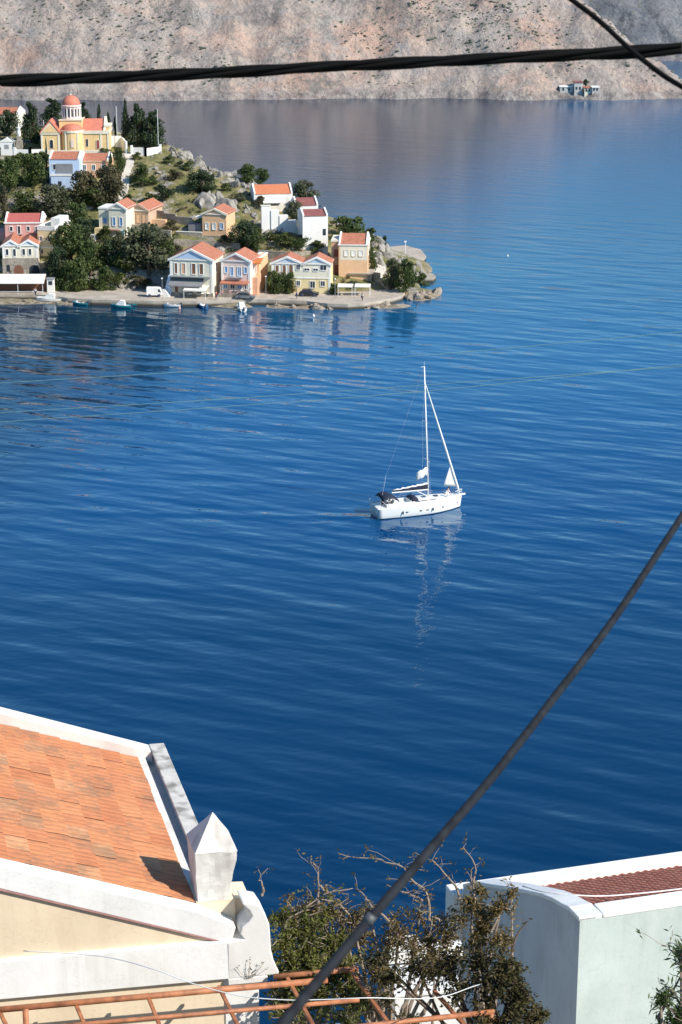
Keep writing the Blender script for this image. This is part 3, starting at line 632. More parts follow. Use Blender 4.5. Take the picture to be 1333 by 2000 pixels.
# blue and orange houses below the church
h=House('house','pale blue house with a veranda and red roof right below the church terrace','house',98,157,314,362,8,-2,paleblue,None)
h.walls(); h.gable_side(1.3); h.part('veranda',paleblue,(h.X(104),h.X(146),-2.2,0,-3,h.Z(342))); h.part('veranda_parapet',white,(h.X(104)-.1,h.X(146),-2.3,-2.1,h.Z(342)-.02,h.Z(342)+.45))
h.part('veranda_opening',greyc,(h.X(110),h.X(144),-.1,0,h.Z(340),h.Z(322))); h.win([(108,328,5,10,'d')]); h.part('veranda_window',dark,(h.X(121)-.4,h.X(121)+.4,-2.25,-2.2,h.Z(362)+.4,h.Z(352)))
h=House('house','orange house with three white-framed windows joined to the pale blue house','house',158,213,316,345,8,-2,orangep,None)
h.walls(); h.gable_side(1.3); h.win([(166,328,6,9,'d'),(184,328,6,9,'d'),(203,328,6,9,'d')],white); h.trim(h.H-.05,.25,.12,peach)
h=House('house','low red-roofed house among the trees at the left edge above the churchyard wall','house',-30,34,226,243,9,-6,palecream,22.8)
h.walls(); h.gable_side(1.6,par=.2)
# ---------------------------------------------------------------- church
CH=at_z(137,298,21.8); s0=F/depth_of(CH); CB=thing('church',CH,'yellow domed church with red roofs and white pilasters crowning the headland','church',None,R(1))
X=lambda px:(px-137)/s0; Zc=lambda py:(298-py)/s0/.955
def cpart(name,m,*bx,parent=None):
    q=MB()
    for b_ in bx: q.box(*b_)
    return q.build(name,m,parent or CB)
cpart('nave',yellow,(X(160),X(212),.5,9,-2,Zc(262)))
q=MB(); q.prism([(X(160),.8,Zc(260)),(X(160),4.6,Zc(239)),(X(160),8.6,Zc(260))],(X(203)-X(160),0,0)); q.build('nave_roof',domered,CB)
q=MB(); q.prism([(X(203),.6,Zc(262)),(X(203),.6,Zc(258)),(X(203),4.6,Zc(235)),(X(203),8.7,Zc(258)),(X(203),8.7,Zc(262))],(.5,0,0)); q.build('nave_parapet',palecream,CB)
cpart('nave_cornice',palecream,(X(158),X(213)+.2,.3,.5,Zc(264),Zc(258)),(X(212),X(212)+.25,.5,9,Zc(264),Zc(258)))
cpart('porch',yellow,(X(205),X(214),1.5,7,-2,Zc(252)),); cpart('porch_cornice',palecream,(X(204),X(215)+.1,1.4,7.1,Zc(252)-.05,Zc(249)))
cpart('transept',yellow,(X(84),X(119),-.8,8,-2,Zc(262)))
q=MB(); q.prism([(X(80),-1.0,Zc(262)),(X(119),-1.0,Zc(262)),(X(101),-1.0,Zc(241))],(0,8.5,0)); q.build('transept_gable',palecream,CB)
q=MB()
for sg in (-1,1): q.prism([(X(101),-1.1,Zc(240)),(X(101)+sg*(2.4),-1.1,Zc(263)),(X(101)+sg*2.4,-1.1,Zc(260)),(X(101),-1.1,Zc(237.5))],(0,8.8,0))
q.build('transept_roof',domered,CB)
q=MB(); q.prism([(X(86),-1.05,Zc(260)),(X(116),-1.05,Zc(260)),(X(101),-1.05,Zc(245))],(0,.05,0)); q.build('pediment',yellow,CB)
cpart('transept_cornice',palecream,(X(82),X(120),-1.0,-.8,Zc(264),Zc(261)))
cpart('crossing',yellow,(X(117),X(161),1.2,7.2,-2,Zc(239)))
cpart('crossing_cornice',palecream,(X(116),X(162),1.0,1.2,Zc(240),Zc(238)),(X(161),X(162),1.2,7.2,Zc(240),Zc(238)))
q=MB(); q.lathe([(2.65,0),(2.65,Zc(260)+0)],10,(X(142),1.3,0),a0=math.pi,a1=2*math.pi); q.build('apse',yellow,CB)
q=MB(); q.lathe([(2.8,Zc(261)),(2.8,Zc(257)),(0,Zc(257))],10,(X(142),1.3,0),a0=math.pi,a1=2*math.pi); q.build('apse_cornice',palecream,CB)
q=MB(); q.lathe([(2.5,Zc(257)),(2.2,Zc(251)),(1.4,Zc(247)),(0,Zc(245))],12,(X(142),1.3,0),a0=math.pi,a1=2*math.pi); q.build('apse_roof',domered,CB,True)
q=MB(); q.lathe([(2.35,Zc(240)),(2.35,Zc(237)),(2.15,Zc(236)),(2.15,Zc(217)),(2.4,Zc(216)),(2.4,Zc(214)),(2.2,Zc(213))],16,(X(139),4.2,0)); q.build('drum',palepink,CB)
for k in range(16):
    a=2*math.pi*k/16; cx_,cy_=X(139)+2.17*math.cos(a),4.2+2.17*math.sin(a)
    if math.sin(a)<0.5:
        q=MB(); q.tube([(cx_,cy_,Zc(236)),(cx_,cy_,Zc(217))],.13,6); q.build('column',white,CB)
        a2=a+math.pi/16; q=MB(); Tn=lambda x,y,z:(X(139)+(2.19+y)*math.cos(a2)-x*math.sin(a2),4.2+(2.19+y)*math.sin(a2)+x*math.cos(a2),z)
        q.box(-.16,.16,-.1,-.02,Zc(234),Zc(220),T=Tn); q.build('drum_window',dark,CB)
q=MB(); Rr=2.15; q.lathe([(Rr*math.cos(R(a)),Zc(213)+Rr*1.0*math.sin(R(a))) for a in range(0,91,10)],20,(X(139),4.2,0)); q.build('dome',domered,CB,True)
q=MB(); q.tube([(X(139),4.2,Zc(198)),(X(139),4.2,Zc(192))],.09,6); q.box(X(139)-.3,X(139)+.3,4.15,4.25,Zc(195),Zc(194)); q.build('dome_cross',white,CB)
for px in (84.5,117,120,160,198,212): cpart('pilaster',palecream,(X(px)-.22,X(px)+.22,(.38 if px>150 else -.9 if px<118 else 1.1),(.5 if px>150 else -.8 if px<118 else 1.2),0,Zc(264)))
for k in (195,240,300,345): a=R(k); q=MB(); c_=(X(142)+2.68*math.cos(a),1.3+2.68*math.sin(a)); q.box(c_[0]-.16,c_[0]+.16,c_[1]-.12,c_[1]+.12,0,Zc(261)); q.build('pilaster',palecream,CB)
def cwin(px,py,w_,hh,y,m=dark,fr=palecream):
    x=X(px); z=Zc(py); f=MB(); a=w_/2; pts=[(x-a-.15,y-.1,z-hh/2-.1),(x+a+.15,y-.1,z-hh/2-.1)]+[(x+(a+.15)*math.cos(R(k)),y-.1,z+hh/2-a+(a+.15)*math.sin(R(k))) for k in range(0,181,30)]
    f.prism(pts,(0,.1,0)); fo=f.build('window',fr,CB)
    p=MB(); pts=[(x-a,y-.14,z-hh/2),(x+a,y-.14,z-hh/2)]+[(x+a*math.cos(R(k)),y-.14,z+hh/2-a+a*math.sin(R(k))) for k in range(0,181,30)]; p.prism(pts,(0,.05,0)); p.build('pane',m,fo)
cwin(103,281,.7,1.9,-.8); cwin(171,280,.45,1.7,.5); cwin(192,283,.6,2.0,.5,redwood); cwin(144,280,.55,1.8,-1.35,palepink); cwin(130,284,.5,2.0,1.2,beige)
cpart('terrace_wall',palecream,(X(82),X(216),-3.2,-2.8,-3,.9))
# churchyard walls, monument, terrace plinth, poles
def wallrun(name,label,px,hgt,m,th=.35,posts=0,cat='wall',dz=-1.5):
    P=[hit(x,y) for x,y in px]; o=thing(name,P[0],label,cat); q=MB()
    for a,b_ in zip(P[:-1],P[1:]):
        d=(b_-a); L=Vector((d.x,d.y,0)); n=Vector((-L.y,L.x,0)).normalized()*th/2
        k=max(1,int(L.length/2.5))
        for i in range(k):
            c1=a.lerp(b_,i/k); c2=a.lerp(b_,(i+1)/k); zt=max(c1.z,c2.z)+hgt
            q.add([c1-n+Vector((0,0,dz)),c2-n+Vector((0,0,dz)),c2+n+Vector((0,0,dz)),c1+n+Vector((0,0,dz)),Vector((*(c1-n).xy,zt)),Vector((*(c2-n).xy,zt)),Vector((*(c2+n).xy,zt)),Vector((*(c1+n).xy,zt))],[(3,2,1,0),(4,5,6,7),(0,1,5,4),(1,2,6,5),(2,3,7,6),(3,0,4,7)])
    q.build('wall',m,o,world=True)
    if posts:
        for a,b_ in zip(P[:-1],P[1:]):
            k=max(1,int((b_-a).length/posts))
            for i in range(k+1):
                c1=a.lerp(b_,i/k); q=MB(); q.box(c1.x-.28,c1.x+.28,c1.y-.28,c1.y+.28,c1.z-.5,c1.z+hgt+.5); q.build('pillar',m,o,world=True)
    return o
wallrun('churchyard_wall','white churchyard wall with pillars left of the church',[(-60,302),(0,303),(60,303),(92,302)],1.3,white,.35,3.0)
wallrun('churchyard_wall','white stepped wall between the church and the cypresses',[(214,285),(238,287),(248,298)],2.3,white,.4)
wallrun('churchyard_wall','white wall with an open parapet beneath the cypresses at the hilltop',[(258,300),(285,303),(314,298)],1.4,white,.4,3.2)
for px,lb in [([(0,398),(40,400),(70,392)],'rough stone retaining wall above the pink house'),([(252,448),(290,455),(335,462)],'grey stone retaining wall below the plain beige house'),([(340,478),(400,480),(470,487)],'long stone terrace wall under the peach cottage'),([(300,420),(345,432),(378,440)],'stone terrace wall between the beige house and the peach cottage'),([(505,498),(560,503),(630,500)],'stone wall behind the twin-pediment house'),([(722,540),(742,553),(760,566)],'stone wall stepping down to the promenade at the tip')]:
    wallrun('retaining_wall',lb,px,1.1,stone,.5,dz=-2)
P=at_z(39,296,21.8); o=thing('monument',P,'white statue on a tall grey pedestal left of the church','monument'); q=MB(); q.box(-.75,.75,-.6,.6,-1,2.6); q.box(-.5,.5,-.4,.4,2.6,3.6); q.build('pedestal',stone,o)
q=MB(); q.lathe([(.42,3.6),(.5,4.2),(.34,5.0),(.42,5.5),(.15,5.8),(.2,6.05),(.16,6.3),(0,6.4)],8); q.prism([(.3,-.1,5.3),(.35,-.1,5.6),(.9,-.1,6.2),(1.0,-.1,6.0)],(0,.25,0)); q.build('statue',white,o)
P=at_z(14,296,21.8); o=thing('tomb_shrine',P,'low white shrine with a gabled top at the left edge of the churchyard','shrine'); q=MB(); q.box(-1.6,1.6,0,2,-1,2.2); q.prism([(-1.8,-.1,2.2),(1.8,-.1,2.2),(0,-.1,3.2)],(0,2.2,0)); q.build('wall',white,o); q=MB(); q.box(-.5,.5,-.05,0,0,1.6); q.build('door',grey,o)
for px,py0,py1,lb in [(230,288,214,'tall white pole between the church and the cypresses'),(310,296,220,'thin pole behind the right-hand dark pine'),(88,297,240,'thin pole at the left corner of the church')]:
    P=hit(px,py0); s_=F/depth_of(P); o=thing('pole',P,lb,'pole'); q=MB(); q.tube([(0,0,-.5),(0,0,(py0-py1)/s_/.955)],.07,6); q.build('shaft',wmetal,o); q=MB(); q.lathe([(0,0),(.13,.08),(0,.2)],6,(0,0,(py0-py1)/s_/.955)); q.build('finial',wmetal,o)
P=at_z(792,497,.9); o=thing('navigation_post',P,'thin pale post standing on the low jetty','post'); q=MB(); q.tube([(0,0,0),(0,0,2.8)],.1,6); q.build('shaft',wmetal,o); q=MB(); q.box(-.25,.25,-.25,.25,2.8,3.1); q.build('lamp_box',wmetal,o)
P=hit(725,446); o=thing('beach_parasol',P,'small sky blue sunshade near the rocks above the jetty','parasol'); q=MB(); q.lathe([(1.3,2.0),(.7,2.35),(0,2.6)],8); q.build('canopy',bluec,o); q=MB(); q.tube([(0,0,-.3),(0,0,2.4)],.05,6); q.build('pole',wmetal,o)
# ---------------------------------------------------------------- far shore houses
dimw=mat('far_wall',(0.5,0.49,0.47),.9,.25,.3)
for i,(x0,x1,yt,yb,lb,m_) in enumerate([(1094,1120,171,181,'left white flat building of the hamlet on the far shore',dimw),(1122,1138,163,184,'tallest pale building of the hamlet on the far shore',dimw),(1142,1156,173,183,'small pale house right of the tallest one on the far shore',palecream),(1157,1171,172,181,'right-hand white house of the hamlet on the far shore',dimw)]):
    P=hillhit((x0+x1)/2,yb) or at_z((x0+x1)/2,yb,3); s_=F/depth_of(P); W_=(x1-x0)/s_/2; H_=(yb-yt)/s_/.955
    o=thing('far_house',P,lb,'house','hamlet on the far shore'); q=MB(); q.box(-W_,W_,0,6,-4,H_); q.build('wall',m_,o); q=MB(); q.box(-W_-.2,W_+.2,-.2,6.2,H_,H_+.3); q.build('roof',[white,maroon,terr,white][i],o)
    for k in (-.5,.35): q=MB(); q.box(W_*k-.35,W_*k+.35,-.06,0,H_*.4,H_*.4+1.1); q.build('window',dark,o)
# ---------------------------------------------------------------- trees
def crown(seed,nb,nl,leaf,shape,flat=0.75,zlo=0.14):
    rnd=random.Random(seed); q=MB(); bl=[]
    for i in range(nb):
        z=zlo+(0.97-zlo)*(i+rnd.random())/nb
        rr=shape(z)
        a=rnd.uniform(0,6.283); d=rr*math.sqrt(rnd.random())*0.8
        bl.append((d*math.cos(a),d*math.sin(a),z,max(0.07,rr*rnd.uniform(0.38,0.66))))
    for i in range(nl):
        bx,by,bz,br=bl[rnd.randrange(nb)]
        u=Vector((rnd.gauss(0,1),rnd.gauss(0,1),rnd.gauss(0,1))).normalized()*br*(0.55+0.5*rnd.random())
        c=Vector((bx+u.x,by+u.y,bz+u.z*flat))
        n=(u.normalized()+Vector((rnd.gauss(0,.6),rnd.gauss(0,.6),rnd.gauss(0,.6)))).normalized()
        a_=n.orthogonal().normalized(); b_=n.cross(a_); th_=rnd.uniform(0,6.28); a2=a_*math.cos(th_)+b_*math.sin(th_); b2=n.cross(a2)
        L=leaf*rnd.uniform(.6,1.4); q.add([c-a2*L*.5,c+b2*L*.28,c+a2*L*.6,c-b2*L*.3],[(0,1,2,3)])
    return q
round_=lambda z:0.5*math.sqrt(max(0.02,1-((z-0.55)/0.5)**2))
bush_=lambda z:0.52*math.sqrt(max(0.02,1-(z*0.95)**2))
cyp_=lambda z:0.5*(1-z)**0.55*min(1,.5+z*3)
pine_=lambda z:0.5*(1-z*.9)**.55*min(1,.6+z*2)
M_green=leafmat('leaf_green',(0.05,0.08,0.024),(0.135,0.17,0.055),2.0,.28)
M_dark=leafmat('leaf_dark',(0.026,0.045,0.022),(0.068,0.098,0.042),2.0,.15)
M_olive=leafmat('leaf_olive',(0.075,0.088,0.048),(0.16,0.175,0.10),2.0,.25)
M_brown=leafmat('leaf_brownish',(0.07,0.066,0.036),(0.15,0.138,0.07),2.0,.25)
M_light=leafmat('leaf_light',(0.06,0.085,0.02),(0.13,0.15,0.045),2.0)
CM={}
def cmesh(kind,matl,v):
    k=(kind,matl.name,v)
    if k in CM: return CM[k]
    nb,nl,lf,sh,fl=dict(round=(16,2600,.075,round_,.8),bush=(14,1800,.085,bush_,.7),cypress=(26,2200,.07,cyp_,1.2),pine=(30,3400,.065,pine_,.8))[kind]
    q=crown(v*13+len(kind),nb,nl,lf,sh,fl,.06 if kind in('pine','cypress') else .14)
    me=bpy.data.meshes.new('crown'); me.from_pydata(q.v,[],q.f); me.materials.append(matl); CM[k]=me; return me
q=MB(); q.tube([(0,0,-.25),(.01,0,.2),(-.01,.01,.5),(0,0,.8)],[.05,.04,.03,.012],6); q.tube([(0,0,.3),(.15,.05,.5),(.28,.05,.7)],[.025,.018,.008],5); q.tube([(0,0,.35),(-.15,-.08,.55),(-.24,-.1,.72)],[.022,.016,.008],5)
tme=bpy.data.meshes.new('trunk'); tme.from_pydata(q.v,[],q.f); tme.materials.append(bark)
def tree(kind,px,py,wp,hp,m_,label,group=None,cat=None,z=None):
    P=at_z(px,py,z) if z is not None else hit(px,py)
    s_=F/depth_of(P); W_=wp/s_; H_=hp/s_/.955; v=random.randrange(3 if kind in('round','bush') else 2)
    nm={'round':'broadleaf_tree','bush':'shrub','cypress':'cypress_tree','pine':'pine_tree'}[kind]
    o=thing(nm,P,label,cat or ('shrub' if kind=='bush' else 'tree'),group,random.uniform(0,6.28)); o.scale=(W_,W_*.95,H_)
    c=bpy.data.objects.new('crown',cmesh(kind,m_,v)); col.objects.link(c); c.parent=o
    c=bpy.data.objects.new('trunk',tme); col.objects.link(c); c.parent=o
    return o
random.seed(5)
G1='trees around the church'
for a in [('cypress',247,280,26,80,M_dark,'tallest dark cypress left of the dark pines on the hilltop',G1),('pine',268,284,60,74,M_dark,'dark pine just right of the tallest cypress',G1),('pine',299,285,60,64,M_dark,'broad dark pine at the right end of the hilltop row',G1),
 ('cypress',195,250,13,44,M_dark,'small cypress rising behind the red nave roof',G1),('cypress',213,268,15,46,M_dark,'cypress at the right corner of the church',G1),('cypress',226,270,11,40,M_dark,'slim cypress beside the tall white pole',G1),
 ('pine',104,247,60,50,M_dark,'dark spreading pine behind the church, left of the dome',G1),('pine',165,247,34,44,M_dark,'dark pine showing right of the dome',G1),('pine',61,278,52,72,M_dark,'tall dense dark tree between the monument and the church',G1),
 ('round',18,264,44,44,M_dark,'dark tree above the low white shrine',G1),('round',-10,270,40,40,M_dark,'dark tree at the left edge behind the shrine',G1),('cypress',92,332,8,58,M_dark,'pencil-thin cypress in front of the church terrace',G1),
 ('cypress',218,352,12,52,M_green,'slim green cypress at the right end of the orange house',G1),('bush',207,306,32,16,M_green,'small green bush at the foot of the church porch',G1),
 ('bush',42,305,12,8,M_dark,'tiny dark bush against the churchyard wall',G1),('round',232,345,26,50,M_green,'leafy tree right of the slim green cypress, by the path',G1),('bush',268,312,22,14,M_green,'low bush beside the top of the path',G1)]: tree(*a)
G2='trees on the upper slope'
for a in [('round',22,372,62,58,M_green,'green tree at the left edge below the churchyard wall',G2),('round',68,362,58,56,M_green,'dark green tree left of the pale blue house',G2),('bush',40,325,60,22,M_light,'light green bushes under the churchyard wall',G2),('bush',85,322,40,24,M_green,'green bush between the terrace and the pale blue house',G2),
 ('round',158,402,66,62,M_brown,'brownish dark tree in front of the pale blue house',G2),('round',208,404,76,72,M_brown,'broad brownish tree in front of the orange house',G2),('round',185,408,60,40,M_green,'low dark tree between the two broad brownish trees',G2),
 ('round',100,422,76,56,M_olive,'grey-green olive tree above the yellow flat-roofed house',G2),('round',52,418,56,38,M_green,'green tree behind the pink house',G2),('bush',10,430,26,60,M_brown,'brown shrub at the left edge beside the pink house',G2),
 ('bush',276,358,44,36,M_green,'green bush right of the white path',G2),('bush',318,392,48,30,M_dark,'dark round bush in the middle of the grassy slope',G2),('round',396,378,62,40,M_dark,'dark spreading tree beside the grey crag',G2),('bush',368,333,26,18,M_green,'bush near the rocky skyline',G2),
 ('bush',340,352,36,20,M_brown,'brown bush on the grass below the rocky skyline',G2),('round',488,358,44,34,M_green,'left tree of the pair on the ridge above the white cluster',G2),('round',510,360,34,28,M_green,'right tree of the pair on the ridge above the white cluster',G2),
 ('round',598,393,62,36,M_olive,'round olive tree behind the bright orange-red roof',G2),('round',578,434,36,38,M_olive,'olive tree growing in the white courtyard',G2),('bush',509,406,28,22,M_brown,'brown shrub left of the white terrace',G2),('bush',300,360,24,16,M_green,'small bush above the dark round bush',G2),('bush',415,352,14,12,M_green,'tiny bush right of the spreading tree',G2)]: tree(*a)
G3='trees on the lower slope'
for a in [('round',480,484,60,48,M_dark,'dark tree right of the peach cottage',G3),('round',500,490,36,34,M_green,'green tree right of the dark tree by the cottage',G3),('bush',560,482,48,26,M_light,'light green bush at the foot of the grassy rocks',G3),('bush',592,484,52,24,M_green,'green hedge below the long white wall',G3),('bush',620,490,34,20,M_green,'green bush at the base of the tall white house',G3),
 ('cypress',621,480,7,32,M_dark,'small thin cypress against the tall white wall',G3),('round',140,505,72,64,M_green,'big green tree right of the yellow flat-roofed house',G3),('round',120,545,56,56,M_dark,'dark tree right of the arched stone ground floor',G3),('round',178,536,58,62,M_green,'green tree in the middle of the lower slope clump',G3),('round',212,520,50,46,M_dark,'dark tree below the cream house with turquoise shutters',G3),
 ('round',152,578,58,64,M_green,'leafy tree at the quay edge, left of a pair',G3),('round',209,580,42,54,M_green,'leafy tree at the quay edge, right of a pair',G3),('bush',180,572,34,26,M_brown,'brown shrub between the two quay-side trees',G3),('round',292,532,104,84,M_olive,'largest olive-green tree left of the blue-pediment house',G3),('round',322,520,40,50,M_green,'dark green tree touching the blue-pediment house',G3),('round',262,506,50,40,M_olive,'grey-green tree left of the largest olive-green tree',G3),
 ('bush',246,530,40,44,M_light,'pale spiky bush with yellowish leaves on the slope',G3),('bush',160,560,30,30,M_light,'pale yellowish bush among the quay-side trees',G3),('bush',280,560,44,20,M_brown,'brown scrubby bush above the quay by the white kiosk',G3),('bush',120,575,46,40,M_green,'green bush right of the long canopy',G3),('bush',205,468,34,26,M_green,'bush on the steps of the cream house with turquoise shutters',G3),('round',155,450,50,50,M_green,'green tree above the clump, left of the cream house',G3),('bush',235,480,30,26,M_olive,'grey bush under the cream house with turquoise shutters',G3),
 ('round',538,577,42,44,M_green,'round tree in front of the twin-pediment house, left of a pair',G3),('round',563,579,32,44,M_green,'round tree in front of the twin-pediment house, right of a pair',G3),('bush',515,590,40,12,M_light,'low green hedge on the rocky shore by the grey car',G3),('bush',560,590,36,10,M_light,'low green hedge on the rocky shore before the twin-pediment house',G3),
 ('round',686,476,74,48,M_green,'spreading tree above the orange corner house',G3),('bush',722,474,34,28,M_green,'bush right of the spreading tree above the orange corner house',G3),('bush',750,479,18,18,M_dark,'single round bush near the jetty',G3),('round',764,566,40,56,M_olive,'left tree of the pair by the tip of the headland',G3),('round',792,572,44,60,M_green,'right tree of the pair by the tip of the headland',G3),('bush',822,560,34,26,M_light,'low light green bush on the rocks of the tip',G3),('bush',728,530,22,44,M_green,'green shrub right of the orange corner house',G3),
 ('round',652,580,22,24,M_green,'small sapling beside the cafe awnings',G3),('bush',500,455,26,14,M_green,'small green bush among the grassy rocks',G3),('bush',440,480,30,20,M_brown,'brown shrub under the peach cottage',G3),('bush',350,505,30,24,M_brown,'brown shrub on the terrace wall above the blue-pediment house',G3)]: tree(*a)
tree('round',1144,168,12,12,M_dark,'dark tree standing among the far shore hamlet',None,None,9)
# more low undergrowth on the slope, nobody could count it
sb=MB(); rnd=random.Random(3); n=0
while n<520:
    px=rnd.uniform(-30,740); py=rnd.uniform(300,575); x_=at_z(px,py,5)
    P=hit(px,py)
    if P.z<1.6 or fbm(P.x*.09,P.y*.09,4,3)<-.05: continue
    s=rnd.uniform(.25,.85)
    for k in range(26):
        u=Vector((rnd.gauss(0,.5),rnd.gauss(0,.5),abs(rnd.gauss(0,.4))))*s; c=P+u; L=rnd.uniform(.1,.26)
        a_=Vector((rnd.gauss(0,1),rnd.gauss(0,1),rnd.gauss(0,1))).normalized(); b2=a_.orthogonal().normalized()
        sb.add([c-a_*L,c+b2*L*.6,c+a_*L,c-b2*L*.6],[(0,1,2,3)])
    n+=1
tag(sb.build('undergrowth',leafmat('leaf_scrub',(0.03,0.04,0.014),(0.10,0.10,0.04),.5),fix=False),'low mixed undergrowth covering the headland slope','undergrowth',kind='stuff')
# ---------------------------------------------------------------- rocks
def rockmesh(seed):
    bm=bmesh.new(); bmesh.ops.create_icosphere(bm,subdivisions=3,radius=1)
    rr_=random.Random(seed+50); PLN=[(Vector((rr_.gauss(0,1),rr_.gauss(0,1),rr_.gauss(0,.8))).normalized(),rr_.uniform(.38,.78)) for _ in range(13)]
    for v in bm.verts:
        c=v.co.copy()*1.15
        for n__,d__ in PLN:
            e__=c.dot(n__)-d__
            if e__>0: c-=n__*e__*.93
        v.co=c*(1.25+0.14*mnoise.noise(c*3.1+Vector((0,seed*5,0))))
    me=bpy.data.meshes.new('rock'); bm.to_mesh(me); bm.free(); return me
RM=[rockmesh(i) for i in range(5)]; RS=[]
for me in RM:
    m2=me.copy(); me.materials.append(rock); m2.materials.append(shorerock); RS.append(m2)
def rocks(path,n,smin,smax,label,group,meshes,spread,seed,zs=.8,tilt=.5):
    rnd=random.Random(seed)
    for i in range(n):
        t_=rnd.random()*(len(path)-1); k=int(t_); a=path[k]; b_=path[min(k+1,len(path)-1)]; f=t_-k
        px=a[0]+(b_[0]-a[0])*f+rnd.gauss(0,spread*1.5); py=a[1]+(b_[1]-a[1])*f+rnd.gauss(0,spread)
        P=hit(px,py); s=rnd.uniform(smin,smax)
        o=bpy.data.objects.new('rock',rnd.choice(meshes)); col.objects.link(o); o.location=P+Vector((0,0,-.1*s)); o.scale=(s*rnd.uniform(.8,1.5),s*rnd.uniform(.7,1.1),s*zs*rnd.uniform(.7,1.3)); o.rotation_euler=(rnd.gauss(0,tilt*.5),rnd.gauss(0,tilt),rnd.uniform(0,6.28))
        tag(o,label,'rock',group)
rocks([(325,292),(360,302),(400,328),(440,347),(480,366),(520,380)],68,.4,1.2,'jagged pale limestone rock along the skyline ridge right of the pines','rocks along the skyline ridge',RM,5,1,1.1,.8)
rocks([(500,372),(560,420),(620,440)],0,.6,1.2,'x','x',RM,4,2)
rocks([(385,400),(410,392),(440,405),(452,418)],12,1.2,2.4,'grey slab of the crag above the peach cottage','slabs of the crag above the peach cottage',RM,5,3,1.3,.9)
rocks([(460,400),(500,430),(540,455),(510,460),(470,430)],34,.4,1.0,'pale rock on the grassy slope left of the white cluster','rocks on the grassy slope',RM,9,4,.8)
rocks([(300,310),(340,330),(300,350),(350,385)],16,.3,.8,'small pale rock on the grass right of the path','small rocks on the upper grass',RM,10,5,.7)
rocks([(640,432),(690,438),(730,462),(755,490),(745,520)],20,.7,1.8,'pale rock on the right-hand slope above the jetty','rocks above the jetty',RM,6,6,1.0)
rocks([(780,505),(800,525),(815,545),(835,555)],20,.6,1.5,'pale rock between the jetty and the tip of the headland','rocks between the jetty and the tip',RM,6,7,.9)
rocks([(795,586),(820,578),(845,571),(862,568)],26,.4,1.15,'brown shore rock at the tip of the headland','shore rocks at the tip',RS,3,8,.7)
rocks([(482,597),(530,597),(600,599),(640,602),(700,603),(735,599),(790,584)],46,.4,.95,'brown shore rock at the waterline below the promenade','shore rocks below the promenade',RS,1.8,9,.7)
rocks([(0,585),(100,588),(160,594)],18,.25,.6,'dark stone at the foot of the left-hand quay','stones at the foot of the left-hand quay',RS,1.5,10,.6)
rocks([(225,545),(245,570),(270,560)],12,.4,1.1,'pale boulder on the bare bank above the quay','boulders on the bare bank',RM,6,11,.8)
rocks([(10,385),(20,410),(5,420)],8,.6,1.3,'pale rock at the left edge above the pink house','rocks at the left edge',RM,6,12,.9)
rocks([(420,495),(450,500),(430,510)],9,.6,1.4,'grey rock behind the narrow red-pediment house','rocks behind the red-pediment house',RM,6,13,.9)
for i,(x,y,s) in enumerate([(978,190,3.2),(992,191,2.4),(1104,187,2.2),(1128,188,2.0),(1186,188,2.4),(1228,187,3.0),(1020,190,2.2)]):
    P=at_z(x,y,0.3); o=bpy.data.objects.new('rock',RM[i%5]); col.objects.link(o); o.location=P; o.scale=(s*1.3,s,s*.8); tag(o,'pale rock at the waterline of the far shore','rock','rocks at the waterline of the far shore')
# ---------------------------------------------------------------- small boats
def hull(q,L,B,Hh,n=9,mi=0,transom=.75,z0=-.15,sheer=.25):
    sec=[]
    for i in range(n):
        f=i/(n-1); wdt=B/2*(transom+(1-transom)*math.sin(min(1,f/.45)*math.pi/2))*(1 if f<.5 else math.cos((f-.5)/.5*math.pi/2)**.7 if f<1 else 0.02)
        zt=Hh*(1+sheer*f*f); x=L*f
        sec.append([(x,0,z0),(x-.1*f,wdt*.6,z0+.1),(x,wdt*.93,z0+(zt-z0)*.5),(x+.05*f,wdt,zt),(x+.05*f,wdt*.86,zt),(x+.02*f,wdt*.8,zt-.12)])
    V=[];Fc=[]
    k=6
    for s_ in sec: V+=s_; V+=[(a,-b_,c) for a,b_,c in s_]
    for i in range(n-1):
        a=i*12;b_=a+12
        for j in range(5):
            Fc+=[(a+j,a+j+1,b_+j+1,b_+j),(a+6+j+1,a+6+j,b_+6+j,b_+6+j+1)]
    Fc+=[tuple([0,1,2,3])+tuple([9,8,7])]
    q.add(V,Fc,mi)
    return sec
